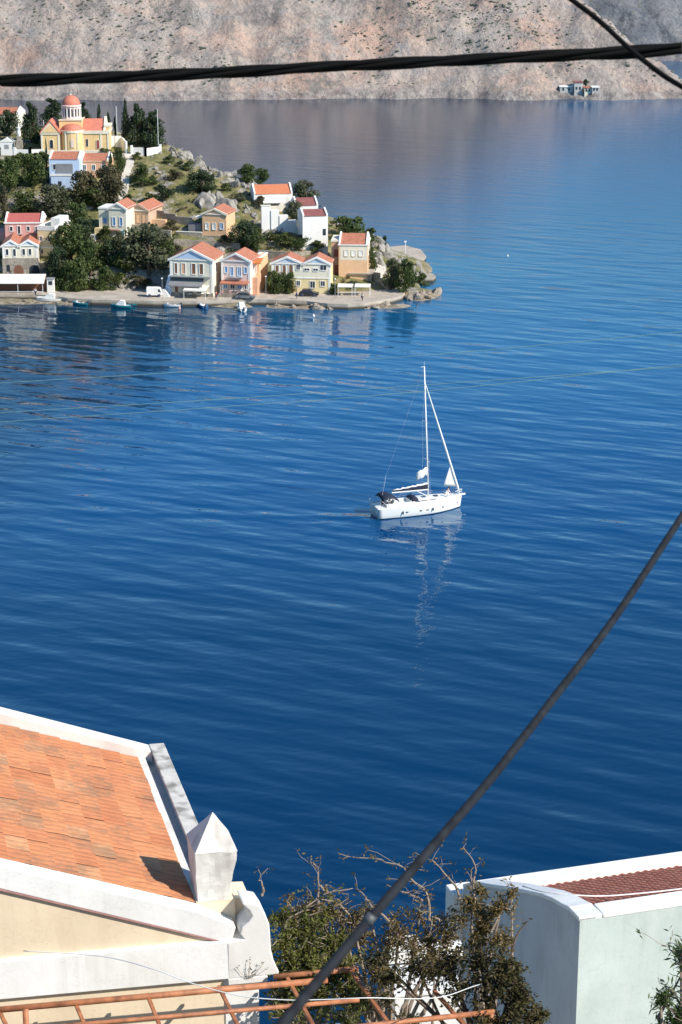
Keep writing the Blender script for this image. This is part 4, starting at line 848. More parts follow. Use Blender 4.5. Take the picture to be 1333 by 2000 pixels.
def boat(px,py,L,B,Hh,rz,hm,im,label,kind):
    P=at_z(px,py,0); o=thing('small_boat',P,label,'boat','small boats moored along the quay',R(rz))
    q=MB(); sec=hull(q,L,B,Hh); q.v=[(a-L/2,b_,c) for a,b_,c in q.v]; q.build('hull',hm,o)
    q=MB(); V=[]
    for s_ in sec: V+=[(s_[5][0]-L/2,s_[5][1],Hh*.75),(s_[5][0]-L/2,-s_[5][1],Hh*.75)]
    q.add(V,[(2*i,2*i+1,2*i+3,2*i+2) for i in range(len(sec)-1)]); q.build('deck',im,o)
    if kind=='cabin':
        q=MB(); q.prism([(-.2*L,-B*.3,Hh*.75),(.28*L,-B*.3,Hh*.75),(.2*L,-B*.28,Hh+.3),(.02*L,-B*.26,Hh+.95),(-.18*L,-B*.26,Hh+.9)],(0,B*.58,0)); c=q.build('cabin',white,o)
        q=MB(); q.box(-.12*L,.02*L,-B*.32,-B*.3,Hh+.3,Hh+.7); q.build('cabin_window',dark,c)
    else:
        for f in (-.2,.08): q=MB(); q.box(L*f-.12,L*f+.12,-B*.38,B*.38,Hh*.82,Hh*.92); q.build('thwart',white,o)
        q=MB(); q.prism([(.16*L,-B*.3,Hh*.8),(.3*L,-B*.2,Hh*.85),(.24*L,-B*.2,Hh*1.6),(.2*L,-B*.24,Hh*1.6)],(0,B*.5,0)); q.build('windscreen',mat('boat_screen',(0.55,0.6,0.65),.2,.05,2),o)
    q=MB(); q.box(-L/2-.3,-L/2,-.15,.15,.2,Hh+.3); q.build('outboard_motor',clothb,o)
tealb=mat('teal_hull',(0.02,0.20,0.26),.4,.1,2); hb=mat('blue_hull',(0.03,0.13,0.34),.4,.1,2); wb=mat('white_hull',(0.8,0.8,0.79),.35,.03,2)
boat(98,589,5.6,2.1,.75,175,wb,wb,'largest white motorboat with a cabin, leftmost of the moored boats','cabin')
boat(157,595,3.2,1.5,.5,168,tealb,wb,'small teal open boat near the bend of the quay','open')
boat(237,601,4.2,1.7,.6,172,tealb,wb,'teal-hulled boat with a white cabin in the middle of the quay','cabin')
boat(266,597,2.8,1.3,.5,8,tealb,bluep,'small teal boat right behind the one with the white cabin','open')
boat(336,599,3.6,1.5,.55,175,wb,bluep,'white and blue boat below the blue-pediment house','open')
boat(397,600,3.6,1.6,.6,110,hb,wb,'bright blue boat pointing in to the quay','open')
boat(472,605,4.4,1.8,.65,105,wb,wb,'white boat moored beside the grey car, bow to the rocks','cabin')
P=at_z(613,618,0); o=thing('mooring_buoy',P,'tiny white mooring buoy floating off the promenade','buoy'); q=MB(); q.lathe([(0,-.2),(.25,0),(.28,.15),(.15,.35),(.05,.5),(0,.55)],8); q.build('float',white,o)
P=at_z(351,604,0); o=thing('mooring_buoy',P,'small red buoy beside the white and blue boat','buoy'); q=MB(); q.lathe([(0,-.2),(.25,0),(.28,.2),(.15,.45),(.05,.6),(0,.65)],8); q.build('float',pink,o)
for x,y in [(992,500)]:
    P=at_z(x,y,0); o=thing('mooring_buoy',P,'single pale buoy far out right of the jetty','buoy'); q=MB(); q.lathe([(0,-.2),(.2,0),(.2,.15),(.1,.3),(0,.35)],8); q.build('float',white,o)
# ---------------------------------------------------------------- cars
def car(px,py,rz,m_,label,L=4.0,tall=1.45):
    P=at_z(px,py,1.17); o=thing('parked_car',P,label,'car',None,R(rz)); h=L/2
    q=MB(); q.prism([(-h,-.8,.3),(h,-.8,.3),(h,-.8,.7),(h*.55,-.8,.85),(-h*.92,-.8,.9),(-h,-.8,.75)],(0,1.6,0)); q.build('body',m_,o)
    q=MB(); q.prism([(-h*.85,-.72,.9),(h*.5,-.72,.86),(h*.2,-.66,tall-.08),(-h*.65,-.66,tall-.08)],(0,1.44,0)); q.build('windows',dark,o)
    q=MB(); q.box(-h*.62,h*.17,-.65,.65,tall-.08,tall); q.build('roof',m_,o)
    for sx in (-.6,.6):
        for sy in (-.82,.67):
            q=MB(); q.add([(h*sx+.32*math.cos(R(a)),sy+dy_,.32+.32*math.sin(R(a))) for dy_ in (0,.15) for a in range(0,360,36)],[tuple(range(10)),tuple(range(10,20))]+[(i,(i+1)%10,10+(i+1)%10,10+i) for i in range(10)]); q.build('wheel',clothb,o)
car(480,584,-5,mat('grey_car_paint',(0.25,0.26,0.27),.3,.05,1,metal=.4),'small grey car parked below the narrow red-pediment house')
car(604,578,-5,mat('dark_car_paint',(0.02,0.025,0.035),.25,.05,1),'dark car parked in front of the twin-pediment house')
P=at_z(302,579,1.17); o=thing('delivery_van',P,'white open-backed van parked on the quay left of the slanted wall','van'); q=MB(); q.box(-1.5,.6,-.8,.8,.4,1.9); q.prism([(.6,-.8,.4),(1.6,-.8,.4),(1.6,-.8,1.0),(1.2,-.8,1.8),(.6,-.8,1.9)],(0,1.6,0)); q.build('body',white,o); q=MB(); q.prism([(.85,-.82,1.05),(1.45,-.82,1.05),(1.15,-.82,1.65),(.85,-.82,1.65)],(0,1.64,0)); q.build('cab_window',dark,o)
for sx in (-.9,1.0): q=MB(); q.add([(sx+.33*math.cos(R(a)),-.84+dy_,.33+.33*math.sin(R(a))) for dy_ in (0,.15) for a in range(0,360,36)],[tuple(range(10)),tuple(range(10,20))]+[(i,(i+1)%10,10+(i+1)%10,10+i) for i in range(10)]); q.build('wheel',clothb,o)
# cafe furniture on the quay
def umbrella_table(px,py,label,m_=canvasb):
    P=at_z(px,py,1.17); o=thing('cafe_parasol',P,label,'parasol','furniture outside the waterfront houses'); q=MB(); q.lathe([(1.0,1.9),(.5,2.15),(0,2.35)],8); q.build('canopy',m_,o); q=MB(); q.tube([(0,0,0),(0,0,2.2)],.04,6); q.build('pole',wmetal,o)
umbrella_table(361,577,'folded-looking dark blue parasol at the left of the cream awning')
for i,(x,y) in enumerate([(372,580),(384,580),(396,580),(408,580)]):
    P=at_z(x,y,1.17); o=thing('cafe_table',P,'small white table in the row beneath the cream awning','table','tables beneath the cream awning'); q=MB(); q.box(-.35,.35,-.35,.35,.7,.75); q.build('table_top',white,o); q=MB(); q.tube([(0,0,0),(0,0,.7)],.05,6); q.build('leg',grey,o)

# more life on the quay
def lamp(px,py,label):
    P=at_z(px,py,1.17); o=thing('street_lamp',P,label,'street lamp','street lamps along the quay'); q=MB(); q.tube([(0,0,0),(0,0,4.2),(0,-.5,4.5)],.05,6); q.build('post',grey,o); q=MB(); q.lathe([(0,-.12),(.2,-.08),(.12,.1),(0,.14)],8,(0,-.6,4.45)); q.build('lamp_head',wmetal,o)
lamp(318,585,'slim quay lamp beside the delivery van'); lamp(520,581,'slim quay lamp in front of the peach annex'); lamp(655,586,'slim quay lamp beside the small sapling')
ST=dict(pel=(0,0,.92),sp=(0,0,1.08),ch=(0,0,1.35),nk=(.01,0,1.5),hd=(.03,0,1.64),hl=(0,.1,.9),kl=(.08,.11,.5),al=(.02,.12,.09),tl=(.18,.13,.04),hr=(0,-.1,.9),kr=(-.02,-.11,.5),ar=(-.14,-.12,.1),tr=(0,-.13,.04),sl=(0,.2,1.37),el=(-.03,.25,1.1),wl=(.08,.24,.88),fl=(.12,.23,.8),sr=(0,-.2,1.37),er=(.04,-.25,1.1),wr=(.12,-.23,.88),fr=(.16,-.22,.8))
red_=mat('red_cloth',(0.5,0.06,0.05),.9,.05,3); blu_=mat('blue_cloth',(0.06,0.14,0.4),.9,.05,3)
_pend=[(70,578,1.2,clothw,'person in white walking on the quay beside the long canopy'),(423,585,2.6,red_,'person in red strolling past the white waterfront house'),(580,584,.3,blu_,'person in blue walking before the twin-pediment house'),(708,588,4.0,clothw,'person in white standing by the cafe awnings')]
def bench_bin(px,py,label):
    P=at_z(px,py,1.17); o=thing('litter_bin',P,label,'bin'); q=MB(); q.lathe([(0,0),(.28,0),(.34,.9),(.3,.95),(0,.95)],10); q.build('body',turq,o)
for i,(x,y) in enumerate([(452,574),(462,574),(474,574)]):
    P=at_z(x,y,1.75); o=thing('cafe_table',P,'small white table on the terrace of the red-pediment house','table','tables on the terrace of the red-pediment house'); q=MB(); q.box(-.35,.35,-.35,.35,.7,.75); q.build('table_top',white,o); q=MB(); q.tube([(0,0,0),(0,0,.7)],.05,6); q.build('leg',grey,o)

random.seed(31)
for a in [('bush',330,318,26,14,M_green,'low bush below the skyline rocks, left one of two'),('bush',352,326,22,12,M_olive,'low bush below the skyline rocks, right one of two'),('bush',295,395,30,18,M_green,'bush just behind the plain beige house'),('bush',440,372,22,14,M_green,'bush above the grey crag'),('bush',470,392,26,14,M_olive,'bush on the upper grass left of the white terrace'),('bush',530,470,30,16,M_light,'light bush among the lower grassy rocks'),('bush',250,400,24,20,M_green,'bush at the lower end of the white path'),('bush',130,440,36,26,M_green,'bush behind the yellow flat-roofed house'),('round',165,478,46,46,M_dark,'dark tree at the top of the lower slope clump'),('bush',335,448,30,18,M_brown,'brown bush left of the peach cottage veranda'),('bush',285,405,22,14,M_light,'light bush beside the plain beige house roof'),('bush',65,316,40,16,M_light,'light bush band under the churchyard pillars'),('bush',235,556,36,22,M_light,'light shrub on the bare bank above the quay'),('bush',690,560,30,12,M_olive,'low olive shrub in front of the stone shelter')]: tree(*a,'scattered bushes on the slope')
# ---------------------------------------------------------------- the yacht
YS=at_z(741,1008,0); YB=at_z(898,990,0); yv=(YB-YS); ya=math.atan2(yv.y,yv.x)
Y=thing('sailing_yacht',YS,'white sailing yacht motoring across the bay with sails furled and a dark bimini','sailing yacht',None,ya)
gel=mat('gelcoat',(0.82,0.82,0.80),.25,.02,2); boot=mat('waterline_stripe',(0.02,0.03,0.06),.4,.1,2); alu=mat('mast_paint',(0.80,0.80,0.80),.4,.03,2); sailm=mat('sail_cloth',(0.82,0.82,0.80),.85,.04,1.5)
LY=12.05; B2=2.12; NS=26
def prof(f): return B2*(0.82+0.18*math.sin(min(1,f/.4)*math.pi/2))*(1.0 if f<.42 else max(0.02,1-((f-.42)/.58)**2.3))
def sheer(f): return 1.45+0.38*f*f
hx=lambda f,z:-.55+(LY+.55)*f+ (0.25*z*f if f>.9 else 0)
sec=[]
for i in range(NS):
    f=i/(NS-1); wd_=prof(f); zt=sheer(f); x=lambda z:-.6+(LY+.4)*f+.14*f**6*z-.10*(1-f)**6*(z)
    sec.append([(x(-.3),0,-.45),(x(-.2),wd_*.55,-.3),(x(0),wd_*.86,0.0),(x(.12),wd_*.89,.12),(x(.6),wd_*.97,.6),(x(zt),wd_,zt)])
q=MB(); V=[];Fc=[];mi=[]
for s_ in sec: V+=s_+[(a,-b_,c) for a,b_,c in s_]
for i in range(NS-1):
    a=i*12;b_=a+12
    for j in range(5):
        Fc+=[(a+j,a+j+1,b_+j+1,b_+j),(a+7+j,a+6+j,b_+6+j,b_+7+j)]; mi+=[1 if j<3 else 0]*2
Fc+=[(0,1,2,3,4,5,11,10,9,8,7)]; mi+=[0]
q.add(V,Fc); q.m=mi; q.build('hull',[gel,boot],Y,True)
q=MB(); V=[]
for s_ in sec: V+=[(s_[5][0],s_[5][1],s_[5][2]-.03),(s_[5][0],0,s_[5][2]+.07),(s_[5][0],-s_[5][1],s_[5][2]-.03)]
q.add(V,[t_ for i in range(NS-1) for t_ in ((3*i,3*i+1,3*i+4,3*i+3),(3*i+1,3*i+2,3*i+5,3*i+4))]); q.build('deck',gel,Y)
for sg in (-1,1):
    q=MB(); q.tube([(s_[5][0],sg*(s_[5][1]-.03),s_[5][2]+.03) for s_ in sec],.045,5); q.build('toe_rail',mat('teak',(0.32,0.2,0.11),.7,.2,3) if 0 else gel,Y)
# cabin trunk
q=MB(); pts=[]
cs=[(4.2,1.15,.42),(5.5,1.15,.45),(7.2,1.0,.38),(8.6,.7,.22),(9.4,.4,.06)]
V=[]
for x,w_,h_ in cs: z=1.5+.38*(x/12)**2; V+=[(x,w_,z),(x,w_*.8,z+h_),(x,-w_*.8,z+h_),(x,-w_,z)]
q.add(V,[(4*i+j,4*i+j+1,4*i+5+j,4*i+4+j) for i in range(4) for j in range(3)]+[(0,1,2,3)]); q.build('coachroof',gel,Y)
for sg in (-1,1):
    q=MB(); q.prism([(4.8,sg*1.12,1.72),(8.0,sg*.90,1.80),(7.8,sg*.87,1.90),(4.9,sg*1.08,1.92)],(0,sg*.05,0)); q.build('cabin_window',dark,Y)
for x in (6.4,8.2): q=MB(); q.box(x-.3,x+.3,-.3,.3,1.96,2.04); q.build('hatch',dark,Y)
for sg in (-1,1): q=MB(); q.box(.6,4.2,sg*1.15-.14,sg*1.15+.14,1.4,1.88); q.build('cockpit_coaming',gel,Y)
q=MB(); q.box(.5,4.0,-.95,.95,1.47,1.51); q.build('cockpit_floor',mat('teak_deck',(0.30,0.20,0.12),.7,.2,3),Y)
for sg in (-1,1): q=MB(); q.tube([(1.5,sg*.6+.38*math.cos(R(a)),2.2+.38*math.sin(R(a))) for a in range(0,361,30)],.03,5); q.box(1.5,1.75,sg*.6-.12,sg*.6+.12,1.5,2.15); q.build('steering_wheel',grey,Y)
q=MB(); q.box(2.0,3.4,-.25,.25,1.5,2.05); q.build('cockpit_table',gel,Y)
# bimini and sprayhood
def hood(name,x0,x1,w_,z0,zt,m_,steps=8,front=0.0):
    q=MB(); V=[]
    for i in range(5):
        f=i/4; x=x0+(x1-x0)*f; top=z0+(zt-z0)*(math.sin(math.pi*(.22+.78*f*.75)) if front else (1-.25*(2*f-1)**2))
        for j in range(steps+1):
            a=math.pi*j/steps; V.append((x,w_*math.cos(a),z0+(top-z0)*max(0.0,math.sin(a))**.5))
    q.add(V,[(i*(steps+1)+j,i*(steps+1)+j+1,(i+1)*(steps+1)+j+1,(i+1)*(steps+1)+j) for i in range(4) for j in range(steps)]); o=q.build(name,m_,Y,True); md=o.modifiers.new('s','SOLIDIFY'); md.thickness=.04; return o
q=MB(); V=[]; stp=8
for i,(x,z) in enumerate([(-.1,2.75),(.3,3.1),(.8,3.22),(1.4,3.1),(2.0,2.75),(2.4,2.4)]):
    for j in range(stp+1):
        a=math.pi*j/stp; V.append((x,1.35*math.cos(a),z-.35+.35*math.sin(a)))
q.add(V,[(i*(stp+1)+j,i*(stp+1)+j+1,(i+1)*(stp+1)+j+1,(i+1)*(stp+1)+j) for i in range(5) for j in range(stp)]); bo=q.build('bimini',navy,Y,True); md=bo.modifiers.new('s','SOLIDIFY'); md.thickness=.05
for sg in (-1,1):
    for x,z in ((-.1,2.4),(.8,2.85),(2.0,2.4)): q=MB(); q.tube([(.9,sg*1.35,1.6),(x,sg*1.36,z)],.025,5); q.build('frame_tube',alu,bo)
hood('sprayhood',4.3,5.3,1.05,1.85,2.45,navy,8,1)
# rails
for sg in (-1,1):
    q=MB(); pts=[]
    for i in range(0,NS,3):
        s_=sec[i][5]; q.tube([(s_[0],sg*(s_[1]-.08),s_[2]),(s_[0],sg*(s_[1]-.08),s_[2]+.62)],.018,4)
    for hgt in (.35,.62): q.tube([(s_[5][0],sg*(s_[5][1]-.08),s_[5][2]+hgt) for s_ in sec],.010,4)
    q.build('guard_rail',alu,Y)
tx=LY-.2; q=MB()
for hgt in (.35,.65): q.tube([(tx-1.1,.75,1.85+hgt),(tx-.2,.3,1.87+hgt),(tx+.25,0,1.9+hgt),(tx-.2,-.3,1.87+hgt),(tx-1.1,-.75,1.85+hgt)],.022,5)
for x,y in ((tx-.2,.3),(tx+.25,0),(tx-.2,-.3)): q.tube([(x,y,1.8),(x,y,2.5)],.022,5)
q.build('pulpit',alu,Y)
q=MB(); q.box(tx+.1,tx+.75,-.12,.12,1.70,1.90); q.build('anchor_roller',alu,Y)
# fenders, ports, liferings
for x in (2.6,7.0): 
    f=(x+.6)/(LY+.4); q=MB(); q.lathe([(0,-.26),(.07,-.2),(.09,0),(.07,.2),(0,.26)],8,(x,-(prof(f)+.11),.8)); q.build('fender',boot,Y)
for x in (3.2,5.2,6.2,8.6,11.2):
    f=(x+.6)/(LY+.4); q=MB(); q.box(x-.16,x+.16,-(prof(f)*.985+.03),-(prof(f)*.985-.06),.72,.86); q.build('portlight',dark,Y)
q=MB(); q.tube([(-.66,-.9+.22*math.cos(R(a)),.85+.22*math.sin(R(a))) for a in range(0,361,30)],.07,6); q.build('life_ring',white,Y)
q=MB(); q.tube([(-.68,-1.35,.9),(-.68,-1.35,1.6)],.16,8); q.build('life_raft',sailm,Y)
# mast and rig
mxx=7.15; MH=20.0; rk_=-.80
mp=lambda z:(mxx+rk_*(z-1.6)/17.5,0,z)
q=MB(); q.tube([mp(1.5),mp(10),mp(MH)],[.13,.12,.09],8); mo=q.build('mast',alu,Y,True)
q=MB(); q.tube([mp(MH),(mp(MH)[0],0,MH+.7)],.02,5); q.box(mp(MH)[0]-.5,mp(MH)[0]+.1,-.04,.04,MH,MH+.05); q.build('masthead_aerial',alu,mo)
for z,wd_ in ((7.2,1.1),(12.5,.85)): q=MB(); q.tube([(mp(z)[0]-.15,-wd_,z-.05),mp(z),(mp(z)[0]-.15,wd_,z-.05)],.04,5); q.build('spreader',alu,mo)
for sg in (-1,1):
    q=MB(); q.tube([(mxx-.3,sg*1.85,1.3),(mp(7.2)[0]-.15,sg*1.1,7.15),(mp(12.5)[0]-.15,sg*.85,12.45),mp(17.6)],.007,4); q.tube([(mxx-.3,sg*1.7,1.3),mp(7.3)],.006,4); q.build('shroud',alu,mo)
q=MB(); q.tube([(-.3,.9,1.2),(1.0,0.1,5.5),mp(MH)],.0045,4); q.tube([(-.3,-.9,1.2),(1.0,0.1,5.5)],.012,4); q.build('backstay',alu,mo)
fx=(LY-.25,0,1.85); ft=mp(18.0)
L=lambda f:tuple(fx[i]+(ft[i]-fx[i])*f for i in range(3))
q=MB(); q.tube([L(0),L(.03),L(.06),L(.4),L(.8),L(.97),ft],[.04,.07,.17,.15,.10,.06,.02],8); q.build('furled_headsail',sailm,Y,True)
a_=L(.06);b__=L(.27); q=MB(); n_=8; V=[]
for i in range(n_+1):
    f=i/n_; p=L(.07+(.27-.07)*f); wdt=2.0*(1-f)**.95
    for j in range(5): V.append((p[0]-wdt*j/4,.18*math.sin(j/4*2.6)*(1-f),p[2]+.35*(j/4)*(1-f)*1-.1))
q.add(V,[(i*5+j,i*5+j+1,i*5+6+j,i*5+5+j) for i in range(n_) for j in range(4)]); so_=q.build('headsail_clew',sailm,Y,True); so_.modifiers.new('s','SOLIDIFY').thickness=.03
# boom and stacked mainsail
q=MB(); q.tube([(mxx-.1,0,3.0),(1.8,0,3.1)],.12,8); q.build('boom',alu,Y)
q=MB(); V=[]; n_=14
for i in range(n_+1):
    f=i/n_; x=mxx-.15-(mxx-2.1)*f; zt=(1-f)*.62+.36+.05*math.sin(i*2.1); 
    for yy,zz in ((-.12,.1),(-.2,.25+zt*.25),(-.15,zt*.8),(0,zt+.06*math.sin(i*3.3)),(.15,zt*.8),(.2,.25+zt*.25),(.12,.1)): V.append((x,yy,3.0+.1*f+zz))
q.add(V,[(i*7+j,i*7+j+1,i*7+8+j,i*7+7+j) for i in range(n_) for j in range(6)]+[tuple(range(7)),tuple(range(n_*7,n_*7+7))]); q.m=[(1 if (k%6 in (0,1,4,5)) else 0) for k in range(n_*6)]+[1,1]; q.build('mainsail_bag',[sailm,navy],Y,True)
q=MB(); q.tube([mp(2.0),(5.4,0,2.95)],.05,6); q.build('boom_vang',alu,Y)
# flag hoisted under the spreader
q=MB(); V=[]
for i in range(7):
    for j in range(4): V.append((mp(5)[0]-.35-1.55*i/6,-.7+.15*math.sin(i*1.3),6.3-1.15*j/3-.55*(i/6)**1.3+.1*math.sin(i*1.9)))
q.add(V,[(i*4+j,i*4+j+1,i*4+5+j,i*4+4+j) for i in range(6) for j in range(3)]); fl=q.build('flag',sailm,Y,True); fl.modifiers.new('s','SOLIDIFY').thickness=.02
q=MB()
for j in (0.33,): q.box(mp(5)[0]-1.3,mp(5)[0]-.7,-.76,-.55,5.45,5.6)
# ---------------------------------------------------------------- people (skin figure builder)
def figure(loc,rz,pose,label,shirt,scale=1.0,name='person'):
    o=thing(name,loc,label,'person',None,rz)
    J,E_,Rr=pose
    me=bpy.data.meshes.new('body'); me.from_pydata([tuple(Vector(j)*scale) for j in J],E_,[]); me.materials.append(skin)
    b=bpy.data.objects.new('body',me); col.objects.link(b); b.parent=o
    md=b.modifiers.new('skin','SKIN'); lay=me.skin_vertices[0] if len(me.skin_vertices) else me.skin_vertices.new() if hasattr(me.skin_vertices,'new') else None
    return o,b
def body_mesh(J,E_,Rd,root=0):
    me=bpy.data.meshes.new('tmp'); me.from_pydata([tuple(j) for j in J],E_,[]); ob=bpy.data.objects.new('tmp',me); col.objects.link(ob)
    ob.modifiers.new('k','SKIN'); ob.modifiers.new('s','SUBSURF').levels=1
    bpy.context.view_layer.objects.active=ob
    if not me.skin_vertices: 
        bm=bmesh.new(); bm.from_mesh(me); bm.verts.layers.skin.verify(); bm.to_mesh(me); bm.free()
    for i,r in enumerate(Rd): me.skin_vertices[0].data[i].radius=(r,r); me.skin_vertices[0].data[i].use_root=(i==root)
    dg=bpy.context.evaluated_depsgraph_get(); ev=ob.evaluated_get(dg); out=bpy.data.meshes.new_from_object(ev); bpy.data.objects.remove(ob); return out
def person(loc,rz,label,J,shirt,trous):
    """J dict of joints in metres"""
    names=['pel','sp','ch','nk','hd','hl','kl','al','tl','hr','kr','ar','tr','sl','el','wl','fl','sr','er','wr','fr']
    ed=[('pel','sp'),('sp','ch'),('ch','nk'),('nk','hd'),('pel','hl'),('hl','kl'),('kl','al'),('al','tl'),('pel','hr'),('hr','kr'),('kr','ar'),('ar','tr'),('ch','sl'),('sl','el'),('el','wl'),('wl','fl'),('ch','sr'),('sr','er'),('er','wr'),('wr','fr')]
    rad=dict(pel=.15,sp=.13,ch=.15,nk=.055,hd=.10,hl=.09,kl=.06,al=.04,tl=.035,hr=.09,kr=.06,ar=.04,tr=.035,sl=.06,el=.042,wl=.03,fl=.035,sr=.06,er=.042,wr=.03,fr=.035)
    me=body_mesh([J[n] for n in names],[(names.index(a),names.index(b_)) for a,b_ in ed],[rad[n] for n in names])
    o=thing('person',loc,label,'person',None,rz); me.name='body'; me.materials.clear(); me.materials.append(skin); b=bpy.data.objects.new('body',me); col.objects.link(b); b.parent=o
    n2=['pel','sp','ch','sl','el','sr','er']; e2=[('pel','sp'),('sp','ch'),('ch','sl'),('sl','el'),('ch','sr'),('sr','er')]
    m2=body_mesh([J[n] for n in n2],[(n2.index(a),n2.index(b_)) for a,b_ in e2],[rad[n]*1.18 for n in n2]); m2.materials.clear(); m2.materials.append(shirt); c=bpy.data.objects.new('shirt',m2); col.objects.link(c); c.parent=o
    n3=['pel','hl','kl','al','hr','kr','ar']; e3=[('pel','hl'),('hl','kl'),('kl','al'),('pel','hr'),('hr','kr'),('kr','ar')]
    m3=body_mesh([J[n] for n in n3],[(n3.index(a),n3.index(b_)) for a,b_ in e3],[rad[n]*(1.2 if n!='pel' else 1.16) for n in n3]); m3.materials.clear(); m3.materials.append(trous); c=bpy.data.objects.new('trousers',m3); col.objects.link(c); c.parent=o
    q=MB(); h_=Vector(J['hd']); q.lathe([(.09,-.02),(.125,.04),(.115,.10),(.06,.145),(0,.15)],10,(h_.x-.015,h_.y,h_.z)); q.build('hair',hairm,o,True)
    return o
for px_,py_,rz_,cl_,lb_ in _pend: person(at_z(px_,py_,1.17),rz_,lb_,ST,cl_,clothb)
Mrot=Matrix.Rotation(ya,3,'Z')
def ydeck(x,y,z): return YS+Mrot@Vector((x,y,z))
# crouching figure on the foredeck, bending over the anchor
J=dict(pel=(-.15,0,.42),sp=(-.05,0,.60),ch=(.08,0,.82),nk=(.16,0,.96),hd=(.24,0,1.08),hl=(-.13,.1,.40),kl=(.28,.14,.48),al=(.02,.14,.08),tl=(.2,.15,.04),hr=(-.13,-.1,.40),kr=(.25,-.16,.36),ar=(-.02,-.14,.08),tr=(.16,-.15,.04),sl=(.09,.19,.84),el=(.24,.24,.6),wl=(.42,.16,.45),fl=(.5,.13,.4),sr=(.09,-.19,.84),er=(.26,-.24,.62),wr=(.44,-.16,.47),fr=(.52,-.13,.42))
pp=person(ydeck(9.75,-.35,1.82),ya,'person in white crouching on the foredeck of the yacht',J,clothw,clothw); pp.scale=(1.12,)*3
S=dict(pel=(0,0,.5),sp=(-.03,0,.68),ch=(-.03,0,.95),nk=(0,0,1.1),hd=(.03,0,1.24),hl=(0,.1,.48),kl=(.42,.13,.48),al=(.45,.13,.08),tl=(.6,.13,.04),hr=(0,-.1,.48),kr=(.42,-.13,.48),ar=(.45,-.13,.08),tr=(.6,-.13,.04),sl=(-.03,.2,.96),el=(.1,.26,.7),wl=(.32,.2,.68),fl=(.4,.18,.68),sr=(-.03,-.2,.96),er=(.1,-.26,.7),wr=(.32,-.2,.68),fr=(.4,-.18,.68))
person(ydeck(.75,-.75,1.5),ya,'person in white seated at the stern under the dark bimini',S,clothw,clothb)
# ---------------------------------------------------------------- near house on the left
O=Vector((-1.74724,26.72048,64.90681)); UA=Vector((.985,.1725,0)); WB=Vector((-.2505,.9681,0)); BZ=9.0
class Near:
    def __init__(s,O,U,W,base,name,label):
        s.O,s.U,s.W=O,U,W; s.root=thing(name,Vector((O.x,O.y,O.z-base)),label,'house')
        s.bz=base
        s.T=lambda a,b_,c:tuple(U*a+W*b_+Vector((0,0,c+base)))
def nbuild(H,q,name,m_,parent=None,smooth=False,bev=0.0,nz=0.0):
    o=q.build(name,m_,parent or H.root,smooth)
    if bev:
        md=o.modifiers.new('b','BEVEL'); md.width=bev; md.segments=2; md.limit_method='ANGLE'
    return o
wash=mat('old_whitewash',(0.78,0.77,0.74),.9,.05,3.0,bmp=.004,dirt=(0.50,0.47,0.42),dscale=1.6,damt=.45,bscale=14)
grimy=mat('weathered_whitewash',(0.62,0.60,0.56),.95,.14,5,bmp=.01,dirt=(0.20,0.19,0.17),dscale=3.0,damt=.9,bscale=20)
washb=mat('fresh_whitewash',(0.84,0.84,0.83),.85,.05,1.3,bmp=.006,bscale=9,dirt=(0.70,0.67,0.61),dscale=1.1,damt=.35,streak=((0.56,0.54,0.49),7,.28))
creamw=mat('warm_cream_render',(0.80,0.67,0.49),.9,.06,1.0,bmp=.005,bscale=10,dirt=(0.66,0.53,0.38),dscale=.9,damt=.5,streak=((0.64,0.51,0.36),7,.3))
HL=Near(O,UA,WB,BZ,'near_house','cream house with a terracotta tiled roof and white pediment at the lower left')
Tl=HL.T; RA=-4.9; SL=.35
zr=lambda a:0.56+SL*(-.41-a)      # top of the rake / tile line
# body
q=MB(); q.prism([(-9.85,.0,-BZ-3),(.02,.0,-BZ-3),(.02,.0,.20),(RA,.0,zr(RA)-.25),(-9.85,.0,.20)],(0,5.75,0),T=None)
q.v=[Tl(*p) for p in q.v]; nbuild(HL,q,'wall',creamw)
q=MB(); q.box(-.02,.5,-.02,.85,-BZ-3,-.6,T=Tl); nbuild(HL,q,'corner_pilaster',washb,bev=.01)
# raking cornice
for sg in (1,-1):
    mir=(lambda a:a) if sg==1 else (lambda a:2*RA-a)
    q=MB(); q.prism([(mir(.16),-.045,.24),(mir(-.41),-.045,.55),(mir(RA),-.045,zr(RA)),(mir(RA),-.045,zr(RA)-.34),(mir(0.0),-.045,0.0),(mir(.1),-.045,.02)],(0,.31,0)); q.v=[Tl(*p) for p in q.v]; nbuild(HL,q,'raking_cornice',washb,bev=.012)
    q=MB(); q.prism([(mir(-.12),-.05,.045),(mir(RA),-.05,zr(RA)-.35),(mir(RA),-.05,zr(RA)-.375),(mir(-.2),-.05,.055)],(0,.06,0)); q.v=[Tl(*p) for p in q.v]; nbuild(HL,q,'rake_moulding',mat('faded_red_line',(0.42,0.22,0.2),.9,.2,4))
# entablature
q=MB(); q.prism([(-9.9,-.075,.02),(-9.9,-.06,.035),(-9.9,.1,.035),(-9.9,.1,-.6),(-9.9,-.085,-.6)],(9.95,0,0)); q.v=[Tl(*p) for p in q.v]; nbuild(HL,q,'entablature',washb,bev=.01)
